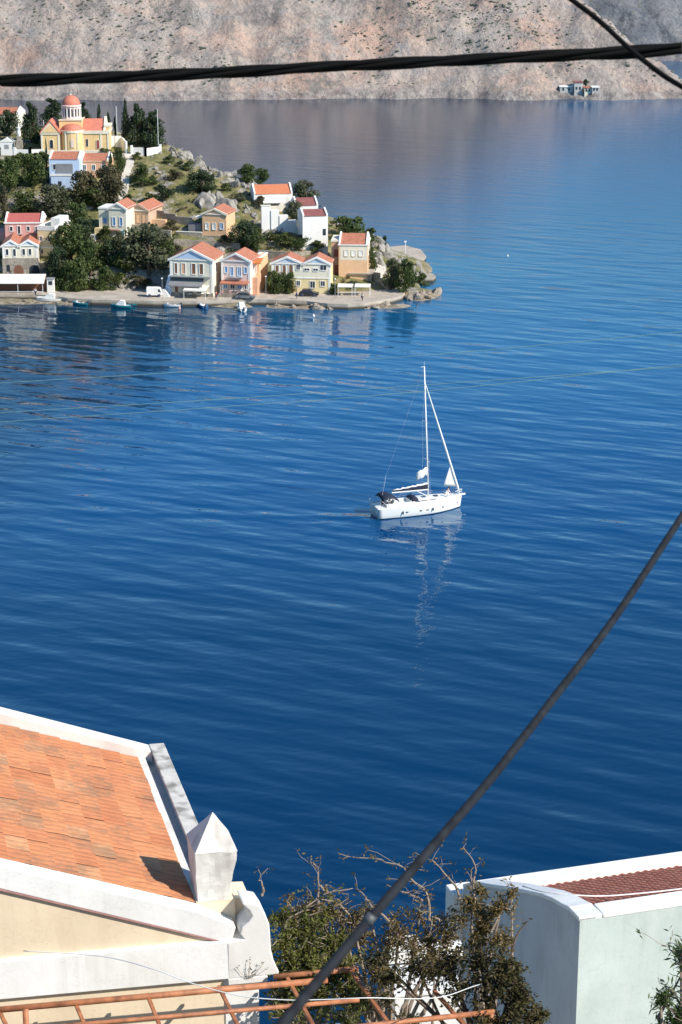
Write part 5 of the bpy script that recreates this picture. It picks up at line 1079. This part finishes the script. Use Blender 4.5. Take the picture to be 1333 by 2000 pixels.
# corner block: S-shaped profile in front view
q=MB(); P_=[(0.02,-.6),(.79,-.6),(.80,-.56),(.72,-.36),(.68,-.17),(.67,.10),(.66,.26),(.60,.44),(.51,.60),(.30,.66),(.25,.64),(.36,.52),(.40,.42),(.34,.33),(.24,.24),(.21,.14),(.27,.05),(.10,.03),(.02,0)]
q.prism([(a,-.088,c) for a,c in P_],(0,.45,0)); q.v=[Tl(*p) for p in q.v]; nbuild(HL,q,'cornice_scroll',wash,bev=.02)
q=MB(); q.prism([(-.02,.36,-.6),(.45,.36,-.6),(.50,.36,.0),(.46,.36,.50),(-.02,.36,.52)],(0,.55,0)); q.v=[Tl(*p) for p in q.v]; nbuild(HL,q,'scroll_backing',creamw,bev=.015)
q=MB(); q.box(.02,.62,-.10,.4,-.70,-.60,T=Tl); nbuild(HL,q,'cornice_soffit',wash,bev=.01)
# finial pedestal and finial
q=MB(); q.box(-.38,.22,.27,.92,.1,.56,T=Tl); nbuild(HL,q,'pedestal',creamw,bev=.015)
q=MB(); n_=7; 
def fsec(c,t):
    a0=-.35-.03*t; a1=.12+.13*t; b0=.26-.02*t; b1=.90+.03*t; return [(a0,b0,c),(a1,b0,c),(a1,b1,c),(a0,b1,c)]
rings=[]
def subdiv(r,k=6):
    out=[]
    for i in range(4):
        for j in range(k): f=j/k; out.append(tuple(r[i][x]*(1-f)+r[(i+1)%4][x]*f for x in range(3)))
    return out
V=[]
for i in range(13):
    t_=i/12; c=.55+.80*t_; 
    for p in subdiv(fsec(c,t_)):
        d=.014*mnoise.noise(Vector((p[0]*4,p[1]*4,c*3)))+.012*mnoise.noise(Vector((p[0]*11,p[1]*11,c*8))); cx_,cy_=-.08,.58; V.append((p[0]+d*(1 if p[0]>cx_ else -1),p[1]+d*(1 if p[1]>cy_ else -1)*1.2-(.0 if i else 0),c))
base_=subdiv(fsec(1.33,1.08)); apex=(-.04,.58,1.87)
for k in range(0,9):
    f=k/8*.97
    for p in base_: V.append((p[0]*(1-f)+apex[0]*f,p[1]*(1-f)+apex[1]*f,1.36*(1-f)+apex[2]*f+.01*mnoise.noise(Vector((p[0]*5,p[1]*5,k)))))
m0=24; q.add(V,[(i*m0+j,i*m0+(j+1)%m0,(i+1)*m0+(j+1)%m0,(i+1)*m0+j) for i in range(21) for j in range(m0)]+[tuple(range(21*m0,22*m0)),tuple(range(m0))]); q.v=[Tl(*p) for p in q.v]
nbuild(HL,q,'finial',mat('finial_plaster',(0.70,0.68,0.64),.9,.07,4,bmp=.012,dirt=(0.42,0.38,0.33),dscale=2.6,damt=.6,bscale=9))
# eave gutter wall with coping
q=MB(); q.box(-.44,-.27,.3,6.0,.1,.52,T=Tl); nbuild(HL,q,'eave_ledge',wash,bev=.01)
q=MB(); q.box(-.27,-.12,.5,6.0,-.2,.36,T=Tl); nbuild(HL,q,'gutter_channel',wash)
q=MB(); q.box(-.12,.08,.88,6.0,-.6,.60,T=Tl); nbuild(HL,q,'gutter_wall',wash)
q=MB(); q.box(-.16,.11,.88,6.02,.60,.655,T=Tl); nbuild(HL,q,'gutter_coping',grimy,bev=.012)
# far rake parapet
q=MB(); q.prism([(-.15,5.72,zr(-.15)-.05),(-.15,5.72,zr(-.15)+.16),(RA,5.72,zr(RA)+.2),(RA,5.72,zr(RA)-.2)],(0,.32,0)); q.v=[Tl(*p) for p in q.v]; nbuild(HL,q,'far_parapet',wash,bev=.015)
q=MB(); q.prism([(2*RA+.15,5.72,zr(-.15)-.05),(2*RA+.15,5.72,zr(-.15)+.16),(RA,5.72,zr(RA)+.2),(RA,5.72,zr(RA)-.2)],(0,.32,0)); q.v=[Tl(*p) for p in q.v]; nbuild(HL,q,'far_parapet',wash,bev=.015)
# tile field: columns across b, courses along the slope
def tilefield(H,T,a_of_s,c_of_s,Ls,b0,b1,tw,cl,amp_,m_,step=.022,name='tiled_roof',ribs=1):
    q=MB(); q.uv=[]; nb=int(round((b1-b0)/tw)); sub=6*ribs; nc=int(math.ceil(Ls/cl)); rnd=random.Random(4)
    for k in range(nc):
        s0_,s1_=k*cl,min(Ls,(k+1)*cl+.03)
        for i in range(nb):
            jit=rnd.uniform(-.006,.006); off=len(q.v)
            for e,s_ in enumerate((s0_+rnd.uniform(-.012,.012),s1_)):
                for j in range(sub+1):
                    f=j/sub; bb=b0+(i+f)*tw
                    z=amp_*(abs(math.sin(f*math.pi*ribs))**.8)*(1 if ribs==1 or 1 else 1) + (step if e==0 else 0)+jit
                    q.v.append(T(a_of_s(s_),bb,c_of_s(s_)+z)); q.uv.append((i+.02+.96*f,k+(.02 if e==0 else .98)))
            # front lip
            o2=len(q.v)
            for j in range(sub+1):
                f=j/sub; bb=b0+(i+f)*tw; q.v.append(T(a_of_s(s0_),bb,c_of_s(s0_)-.005)); q.uv.append((i+.02+.96*f,k+.02))
            for j in range(sub): q.f.append((off+j,off+j+1,off+sub+2+j,off+sub+1+j)); q.m.append(0); q.f.append((o2+j,o2+j+1,off+j+1,off+j)); q.m.append(0)
    return q.build(name,m_,H.root)
def tilemat(name,cols,lich,n1=(14,24),lo=.56):
    m,t,b=newmat(name); uv=N(t,'ShaderNodeUVMap'); vm=N(t,'ShaderNodeVectorMath',operation='FLOOR'); t.links.new(uv.outputs[0],vm.inputs[0])
    wn=N(t,'ShaderNodeTexWhiteNoise',noise_dimensions='3D'); t.links.new(vm.outputs[0],wn.inputs['Vector'])
    o=ramp(t,wn.outputs['Value'],cols)
    mp=N(t,'ShaderNodeMapping'); mp.inputs['Scale'].default_value=(n1[0],n1[1]*.06,1); t.links.new(uv.outputs[0],mp.inputs[0])
    n=N(t,'ShaderNodeTexNoise'); n.inputs['Scale'].default_value=1.0; n.inputs['Detail'].default_value=6; n.inputs['Roughness'].default_value=.65; t.links.new(mp.outputs[0],n.inputs['Vector'])
    pn=noise(t,1.5,5,rough=.7); mm=N(t,'ShaderNodeMath',operation='MULTIPLY_ADD'); t.links.new(pn,mm.inputs[0]); mm.inputs[1].default_value=.9; t.links.new(n.outputs['Fac'],mm.inputs[2])
    wv=N(t,'ShaderNodeMath',operation='MULTIPLY_ADD'); t.links.new(wn.outputs['Value'],wv.inputs[0]); wv.inputs[1].default_value=.18; t.links.new(mm.outputs[0],wv.inputs[2]); hv=N(t,'ShaderNodeMath',operation='MULTIPLY'); t.links.new(wv.outputs[0],hv.inputs[0]); hv.inputs[1].default_value=.5
    o=mix(t,ramp(t,hv.outputs[0],[(lo,(0,0,0)),(lo+.07,(.6,)*3)]),o,lich)
    o=mix(t,ramp(t,n.outputs['Fac'],[(.38,(.6,)*3),(.5,(0,0,0))]),o,(0.30,0.11,0.05))
    t.links.new(o,b.inputs['Base Color']); b.inputs['Roughness'].default_value=.85; bump(t,b,n.outputs['Fac'],.4,.008); return m
tm=tilemat('terracotta_tiles',[(0,(0.52,0.19,0.085)),(.35,(0.64,0.27,0.12)),(.7,(0.58,0.22,0.10)),(1,(0.70,0.34,0.17))],(0.17,0.13,0.085),lo=.53)
ls=math.hypot(RA+.40,SL*(RA+.40)); ca=math.cos(math.atan(SL)); sa=math.sin(math.atan(SL))
tilefield(HL,Tl,lambda s:-.40-s*ca,lambda s:zr(-.41)-.03+s*sa,ls,.27,5.71,.453,.36,.017,tm,ribs=3)
tilefield(HL,Tl,lambda s:2*RA+.40+s*ca,lambda s:zr(-.41)-.03+s*sa,ls,.27,5.71,.453,.36,.017,tm,ribs=3)
q=MB(); q.tube([Tl(RA,.27,zr(RA)+.03),Tl(RA,5.7,zr(RA)+.03)],.11,8); nbuild(HL,q,'ridge_cap',terr)
q=MB(); q.prism([(-.4,.26,.3),(RA,.26,zr(RA)-.1),(2*RA+.4,.26,.3)],(0,5.46,0)); q.v=[Tl(*p) for p in q.v]; nbuild(HL,q,'roof_deck',brown)
# ---------------------------------------------------------------- near house on the right
O2=at_depth(1133,1790,40); U2=Vector((.959,.283,0)); W2=Vector((-.283,.959,0))
HR=Near(O2,U2,W2,12.0,'near_house','pale mint and white house with a dark red tiled roof at the lower right'); Tr=HR.T
mint=mat('mint_render',(0.54,0.63,0.61),.9,.09,.8,bmp=.006,dirt=(0.68,0.72,0.71),dscale=1.2,damt=.6,bscale=12,streak=((0.42,0.49,0.47),6,.6))
TOP=[(0,-.02),(.55,-.06),(.87,-.16),(1.4,-.30),(1.96,-.49),(2.8,-.84),(3.7,-1.22),(4.8,-1.72),(5.92,-2.21),(6.75,-2.70)]
q=MB(); q.prism([(0,b_,c-.05) for b_,c in TOP]+[(0,6.75,-15),(0,0,-15)],(.35,0,0)); q.v=[Tr(*p) for p in q.v]; nbuild(HR,q,'side_wall',mat('shade_greyed_render',(0.56,0.57,0.60),.9,.05,1.5,dirt=(0.45,0.46,0.5),dscale=.8,damt=.5,bmp=.003,bscale=12,streak=((0.40,0.40,0.42),6,.6)))  # base grey carries the wall's shade, with weathering streaks over it
q=MB(); q.prism([(-.02,b_,c) for b_,c in TOP]+[(-.02,b_,c-.09) for b_,c in TOP[::-1]],(.52,0,0)); q.v=[Tr(*p) for p in q.v]; nbuild(HR,q,'side_coping',washb,bev=.02)
q=MB(); q.box(.002,9,-.008,.30,-15,-.1,T=Tr); q.v=[(x,y,z) for x,y,z in q.v]; nbuild(HR,q,'front_wall',mint)
q=MB(); q.box(.50,9.02,-.02,.46,-.11,-.02,T=Tr); nbuild(HR,q,'front_coping',washb,bev=.02)
q=MB(); q.box(.35,9,6.5,6.9,-15,-2.86,T=Tr); nbuild(HR,q,'rear_wall',washb)
q=MB(); q.box(.4,9.02,6.35,6.95,-2.86,-2.76,T=Tr); nbuild(HR,q,'rear_coping',washb,bev=.02)
q=MB(); q.box(8.7,9,.3,6.5,-15,-2.6,T=Tr); nbuild(HR,q,'end_wall',washb)
q=MB(); q.box(-.25,.35,6.75,7.3,-15,-2.95,T=Tr); nbuild(HR,q,'rear_pier',washb,bev=.03)
tm2=tilemat('red_roman_tiles',[(0,(0.50,0.155,0.09)),(.5,(0.58,0.195,0.12)),(1,(0.66,0.245,0.15))],(0.2,0.08,0.06),lo=.6)
l2=6.2; k2=.44; c2=math.cos(math.atan(k2)); s2=math.sin(math.atan(k2))
# courses run from the rear eave up to the front
Tsw=lambda a,b_,c:Tr(b_,a,c)
tilefield(HR,Tsw,lambda s:6.38-s*c2,lambda s:-2.90+s*s2,(6.38-.45)/c2,.5,8.7,.205,.31,.062,tm2,step=.03)
q=MB(); q.prism([(.5,.46,-.65),(.5,6.4,-3.15),(.5,6.4,-3.4),(.5,.46,-3.0)],(8.3,0,0)); q.v=[Tr(*p) for p in q.v]; nbuild(HR,q,'roof_deck',brown)
q=MB(); q.box(.1,.16,2.3,3.3,-.02-.62,-.52,T=Tr)
# ---------------------------------------------------------------- terrace walls beyond the pergola
def wbox(name,label,cat,P,dims,m_,rz=0,parts=()):
    o=thing(name,P,label,cat,None,rz); q=MB(); q.box(*dims); q.build('wall',m_,o).modifiers.new('b','BEVEL').width=.02
    for nm,d,mm in parts: q=MB(); q.box(*d); q.build(nm,mm,o).modifiers.new('b','BEVEL').width=.01
    return o
P=at_depth(765,1862,38); wbox('terrace_parapet','white parapet glimpsed through the upper part of the brown bush','wall',P,(-.1,1.4,0,.3,-.25,.02),washb,R(9),[('pier',(-.05,.55,-.03,.33,.02,.18),washb)])
P=at_depth(800,1945,36); wbox('chimney','square white chimney block showing through the bush','chimney',P,(-.32,.27,-.2,.3,-3,.40),washb,R(9),[('cap',(-.36,.31,-.24,.34,.40,.45),washb)])
P=at_depth(770,1990,34); wbox('roof_terrace','white terrace wall at the bottom, left of the shaded wall','wall',P,(0,1.15,0,.4,-4,.42),washb,R(9),[('coping',(-.04,1.19,-.04,.44,.42,.48),washb)])
P=at_depth(650,2085,30); o=thing('rounded_wall',P,'smooth rounded white top at the bottom edge under the diagonal cable','wall'); q=MB(); q.lathe([(.62,-3),(.62,.30),(.56,.42),(.4,.50),(0,.54)],20); q.build('wall',washb,o,True)
# ---------------------------------------------------------------- pergola
rust=mat('rusty_red_paint',(0.42,0.165,0.075),.6,.25,6,bmp=.002,dirt=(0.14,0.05,0.03),dscale=5,damt=.7)
PZ=64.45
PG=thing('pergola',at_z(300,1960,PZ)-Vector((0,0,5)),'rusty orange metal pergola frame in front of the cream house','pergola')
def pipe(p1,p2,r,name='rail',z=PZ,ext=0.0,n=8):
    a,b_=at_z(*p1,z),at_z(*p2,z); d=(b_-a)*ext; q=MB(); q.tube([a-d,(a+b_)/2,b_+d],r,n); q.build(name,rust,PG,True,world=True)
pipe((-120,1983),(640,1914),.048); pipe((-200,2032),(702,1953),.034); pipe((420,2036),(965,1976),.040)
pipe((535,1908),(700,1892),.045,z=PZ-.1)
def flatbar(p1,p2,w_=.05,z=PZ-.07):
    a,b_=at_z(*p1,z),at_z(*p2,z); d=(b_-a).normalized(); s_=Vector((-d.y,d.x,0))*w_/2; up=Vector((0,0,.05)); q=MB()
    q.add([a-s_,a+s_,b_+s_,b_-s_,a-s_+up,a+s_+up,b_+s_+up,b_-s_+up],[(0,1,2,3),(4,5,6,7),(0,1,5,4),(1,2,6,5),(2,3,7,6),(3,0,4,7)]); q.build('crossbar',rust,PG,world=True)
for a,b_ in [((-2,1975),(20,2020)),((147,1960),(172,2020)),((288,1945),(318,2020)),((428,1930),(472,2020)),((562,1914),(620,2020)),((690,1905),(765,2010)),((848,1938),(920,2020))]: flatbar(a,b_)
for p in ((50,1970),(960,1976)):
    a=at_z(*p,PZ); q=MB(); q.tube([(a.x,a.y,a.z),(a.x,a.y,a.z-6)],.045,8); q.build('post',rust,PG,True,world=True)
# ---------------------------------------------------------------- near shrubs
def leafcloud(q,c,r,n,L,rnd,asp=.45):
    for _ in range(n):
        u=Vector((rnd.gauss(0,1),rnd.gauss(0,1),rnd.gauss(0,1)))*r*.55; p=c+u
        a_=Vector((rnd.gauss(0,1),rnd.gauss(0,1),rnd.gauss(0,.8))).normalized(); b2=a_.cross(Vector((rnd.gauss(0,1),rnd.gauss(0,1),rnd.gauss(0,1)))).normalized(); l=L*rnd.uniform(.6,1.3)
        q.add([p,p+a_*l*.5+b2*l*asp*.5,p+a_*l,p+a_*l*.5-b2*l*asp*.5],[(0,1,2,3)])
def shoot(start,end,rnd,seg=8,wob=.12,sag=0.0):
    pts=[]; w1=Vector((rnd.gauss(0,wob),rnd.gauss(0,wob),rnd.gauss(0,wob))); w2=Vector((rnd.gauss(0,wob),rnd.gauss(0,wob),rnd.gauss(0,wob)))
    for i in range(seg+1):
        f=i/seg; p=start.lerp(end,f)+w1*math.sin(f*math.pi)+w2*math.sin(f*2*math.pi)*.5-Vector((0,0,sag*math.sin(f*math.pi))); pts.append(p)
    return pts
def shrub(name,label,base,lv,wd,blobs,bare,leaf,seed,cat='shrub',asp=.45,tw=10):
    """base: root point; blobs: (px,py,depth,radius_m,count,density 0..1 of leaf); bare: list of pixel paths with depth"""
    rnd=random.Random(seed); o=thing(name,base,label,cat); q=MB(); w_=MB()
    for px,py,d,r,n in blobs:
        c=at_depth(px,py,d)
        mid=base.lerp(c,.5)+Vector((rnd.gauss(0,.2),rnd.gauss(0,.2),-.1))
        w_.tube([base,mid,c],[.05,.03,.015],5)
        for k in range(max(3,n//tw)):
            u=Vector((rnd.gauss(0,1),rnd.gauss(0,1),rnd.gauss(0,1))); u.normalize(); e=c+u*r*rnd.uniform(.45,1.0)
            path=shoot(c.lerp(e,.1),e,rnd,5,r*.12); w_.tube(path,[.010,.009,.008,.006,.005,.003],4)
            for j in range(tw):
                p=path[rnd.randrange(1,6)]; leafcloud(q,p,.07,3,leaf,rnd,asp)
    for path in bare:
        d=path[0]; P=[at_depth(x,y,d) for x,y in path[1:]]
        pts=[]
        for a,b_ in zip(P[:-1],P[1:]): pts+=shoot(a,b_,rnd,4,.02)[:-1]
        pts.append(P[-1]); n=len(pts); w_.tube(pts,[.016*(1-i/n)+.005 for i in range(n)],5)
        for i in range(2,n,1):
            if rnd.random()<.75: leafcloud(q,pts[i],.05,4,leaf,rnd,asp)
            if rnd.random()<.6:
                e=pts[i]+Vector((rnd.gauss(0,.16),rnd.gauss(0,.1),rnd.uniform(-.02,.24))); w_.tube(shoot(pts[i],e,rnd,3,.02),.004,4); leafcloud(q,e,.05,5,leaf,rnd,asp)
    q.build('foliage',lv,o,world=True,fix=False); w_.build('branches',wd,o,world=True,fix=False)
twig=mat('pale_twig',(0.30,0.24,0.19),.9,.25,8); 
lvb=leafmat('bronze_leaf',(0.11,0.085,0.028),(0.26,0.19,0.065),3.0,.35); lvg=leafmat('hedge_leaf',(0.08,0.095,0.02),(0.20,0.205,0.055),3.0,.35); lvd=leafmat('dark_vine_leaf',(0.045,0.045,0.016),(0.12,0.10,0.038),3.0,.25); lvo=leafmat('oleander_leaf',(0.05,0.085,0.02),(0.11,0.16,0.045),4.0,.2)
b1=at_depth(600,2080,31); 
shrub('green_shrub','dense olive-green shrub right behind the corner of the cream house',b1,lvg,twig,
 [(560,1850,30.5,.42,420),(600,1830,30.6,.42,420),(650,1845,30.8,.42,380),(560,1900,30.5,.4,380),(610,1890,30.5,.42,420),(670,1890,30.7,.4,350),(560,1950,30.3,.4,260),(620,1945,30.4,.42,320),(690,1945,30.5,.4,260),(550,1800,30.6,.25,120),(640,1800,30.9,.3,120),(560,1990,30,.4,160),(680,1990,30,.4,160)],
 [(30.5,(545,1850),(560,1800),(600,1770),(650,1745))],.075,21)
shrub('thorny_shrub','bare-twigged bronze shrub reaching up against the blue water in the middle',at_depth(760,2080,31.5),lvb,twig,
 [(600,1775,31,.30,72),(660,1780,31,.30,72),(720,1775,31.2,.28,72),(560,1760,31,.2,32),(770,1790,31.3,.3,72),(820,1790,31.3,.3,88),(870,1790,31.3,.3,88),(700,1830,31.2,.35,160),(760,1850,31.4,.35,136),(840,1840,31.4,.35,152),(900,1800,31,.25,80),(640,1740,31,.18,24),(740,1900,31,.35,208),(720,1960,31,.35,176),(850,1880,31,.3,160),(620,1790,31,.35,160),(690,1800,31,.35,176),(780,1830,31,.35,176),(570,1790,31,.3,120),(880,1830,31,.3,176),(810,1850,31,.3,144)],
 [(30.9,(620,1800),(624,1730),(622,1700),(604,1685)),(30.9,(622,1730),(640,1745),(690,1735)),(30.9,(560,1825),(600,1790),(680,1755)),(31,(840,1800),(838,1760),(820,1730),(790,1695),(740,1678),(662,1667)),(31,(900,1760),(885,1725),(860,1695),(842,1680)),(31,(826,1760),(800,1745),(756,1728)),(30.9,(535,1820),(570,1780),(620,1770)),(30.8,(512,1750),(515,1735),(506,1720)),(31,(700,1800),(650,1760),(600,1755)),(31,(930,1780),(925,1740),(928,1690),(905,1655)),(31,(860,1800),(845,1790),(832,1830)),(31,(760,1800),(720,1760),(700,1740))],.06,22,tw=7)
shrub('dark_vine','dark leafy vine spilling over the pergola end and the shaded white wall',at_depth(930,2100,29.5),lvd,bark,
 [(760,1905,29.6,.35,186),(820,1895,29.6,.38,210),(880,1890,29.6,.4,235),(940,1870,29.4,.42,235),(990,1890,29.2,.36,204),(960,1930,29.1,.42,235),(1020,1950,29,.36,204),(900,1940,29.3,.32,124),(1010,1990,29,.42,235),(950,1990,29,.4,204),(740,1870,29.8,.3,117),(800,1990,29.3,.25,55),(1050,1985,29,.2,74),(1000,1920,29,.3,136),(760,1960,29.3,.22,49)],
 [(29.3,(900,1920),(960,1905),(1010,1900)),(29.3,(930,1900),(925,1960),(930,2010)),(29.3,(880,1930),(900,1970),(940,2010)),(29.2,(1000,1860),(1030,1800))],.075,23,tw=12)
shrub('bronze_vine','bronze-leaved creeper climbing the left corner of the mint house',at_depth(960,2100,31),lvb,twig,
 [(920,1770,31,.26,190),(950,1800,31,.3,260),(930,1840,31,.3,260),(980,1770,30.8,.22,120),(1000,1745,30.8,.12,40),(985,1835,30.5,.25,170),(940,1740,31,.16,60),(1040,1990,29.5,.22,120)],
 [(31,(930,1830),(925,1760),(920,1700)),(30.8,(960,1820),(990,1760),(1010,1735)),(30.8,(950,1780),(990,1765),(1012,1770))],.065,24)
shrub('oleander','bright green oleander sprays at the bottom right edge before the mint wall',at_depth(1340,2120,26),lvo,twig,
 [(1345,1880,26,.22,70),(1330,1860,26,.15,40),(1350,1960,26,.3,120),(1300,1955,26,.16,50),(1330,1990,26,.3,120),(1290,1945,26,.12,26),(1310,2010,26,.25,90),(1360,1920,26,.2,60)],
 [(26,(1345,1990),(1320,1940),(1290,1920)),(26,(1350,1900),(1320,1860),(1306,1842)),(26,(1340,2000),(1310,1970),(1280,1955))],.11,25,asp=.22,tw=6)
# small weed on the cornice scroll
rnd=random.Random(9); wp=Vector(Tl(.32,-.12,-.6))+HL.root.location; o=thing('weed',wp,'small dry weed clinging to the white cornice corner above the pergola','weed')
for i in range(9):
    e=Vector((rnd.uniform(-.3,.3),rnd.uniform(-.04,0),rnd.uniform(.05,.3))); q=MB(); q.tube([(0,0,0),e*.5+Vector((0,0,-.03)),e],.003,4); st_=q.build('stem',twig,o)
    q=MB(); leafcloud(q,e,.05,6,.03,rnd); q.build('leaf',lvd,st_,fix=False)
# ---------------------------------------------------------------- cables
def path3(pts,depths,n=40,ext=3):
    """smooth curve through bearings, prolonged well beyond the frame"""
    P=[at_depth(x,y,d) for (x,y),d in zip(pts,depths)]
    out=[]; P=[P[0]+(P[0]-P[1])*ext]+P+[P[-1]+(P[-1]-P[-2])*ext]
    for i in range(1,len(P)-2):
        p0,p1,p2,p3=P[i-1],P[i],P[i+1],P[i+2]
        if i==1: p0=p1-(p2-p1)
        if i==len(P)-3: p3=p2+(p2-p1)
        for k in range(n):
            t_=k/n; out.append(0.5*((2*p1)+(-p0+p2)*t_+(2*p0-5*p1+4*p2-p3)*t_*t_+(-p0+3*p1-3*p2+p3)*t_**3))
    out=[P[0]]+out+[P[-2],P[-1]]; return out
blk=mat('black_cable_sheath',(0.007,0.007,0.0065),.8,.2,20); gry=mat('grey_cable_sheath',(0.022,0.024,0.029),.8,.3,25,dirt=(0.012,0.012,0.015),dscale=12,damt=.7)
bp_=path3([(0,157),(320,147),(640,131),(940,115),(1140,106),(1333,94)],[6.4,6.3,6.2,6.1,6.05,6.0],60,2)
CBL=thing('power_cable',bp_[0],'thick black bundle of twisted cables crossing the top of the view','cable')
dist=[0]
for a,b_ in zip(bp_[:-1],bp_[1:]): dist.append(dist[-1]+(b_-a).length)
for s_ in range(4):
    pts=[]
    for i in range(1,len(bp_)-1):
        p=bp_[i]; d=(bp_[i+1]-bp_[i-1]).normalized(); u=d.cross(Vector((0,0,1))).normalized(); v=u.cross(d); ang=2*math.pi*(dist[i]/.95)+s_*math.pi/2; rr=.0108+(.004*math.sin(dist[i]*3.1+s_*2) if s_==2 else 0)
        pts.append(p+(u*math.cos(ang)+v*math.sin(ang))*rr)
    q=MB(); q.tube(pts,.0085,8); q.build('strand',blk,CBL,True,world=True)
def cable(name,label,pts,depths,r,m_,ext=3,n=10,cl=None):
    P=path3(pts,depths,16,ext); o=thing(name,P[0],label,'cable'); q=MB(); q.tube(P,r,n); q.build('sheath',m_,o,True,world=True)
    if cl:
        for x,y,d,mm in cl: c=at_depth(x,y,d); a=at_depth(x-14,y+19,d); q=MB(); q.tube([c-(c-a)*.4,c+(c-a)*.4],r*1.12,10); q.build('tape',mm,o,True,world=True)
    return o
cable('power_cable','single thin black cable slanting down across the upper right corner',[(1115,-2),(1170,40),(1230,95),(1290,143),(1333,170)],[5.2,5.15,5.1,5.05,5.0],.0068,blk,4)
cable('guy_cable','thick dark grey cable running diagonally up the lower right',[(545,2008),(700,1822),(850,1648),(960,1520),(1080,1366),(1200,1208),(1333,1008)],[3.2,3.5,3.85,4.15,4.5,4.9,5.4],.0092,gry,1.5,12,[(722,1795,3.53,mat('pale_tape',(0.075,0.08,0.09),.5,.1,9))])
for m_ in (blk,gry): m_.node_tree.nodes['Principled BSDF'].inputs['Specular IOR Level'].default_value=.12
gw=mat('greenish_wire',(0.16,0.30,0.30),.5,.1,4)
for i,(pts,lb) in enumerate([([(0,748),(525,716),(900,688),(1333,648)],'uppermost of the three faint greenish wires crossing the bay'),([(0,806),(430,780),(830,752),(1333,716)],'middle one of the three faint greenish wires crossing the bay'),([(0,824),(430,795),(830,764),(1333,712)],'lowest of the three faint greenish wires crossing the bay')]):
    cable('thin_wire',lb,pts,[16]*4,.0024,gw,2,5)
cable('thin_wire','thin white wire sagging across the cream house front and the pergola',[(60,1858),(200,1868),(300,1893),(380,1922),(470,1945),(560,1953),(640,1952),(720,1949),(850,1949),(930,1925)],[27.2,26.9,26.4,26.2,26.0,25.9,25.9,25.9,26.5,28],.007,wmetal,.1,6)
cable('thin_wire','thin white wire lying along the dark red tiles',[(1030,1733),(1060,1741),(1120,1748),(1180,1750),(1260,1744),(1340,1735)],[42.3,41.9,41.6,41.9,42.4,43.0],.016,wmetal,.3,6)
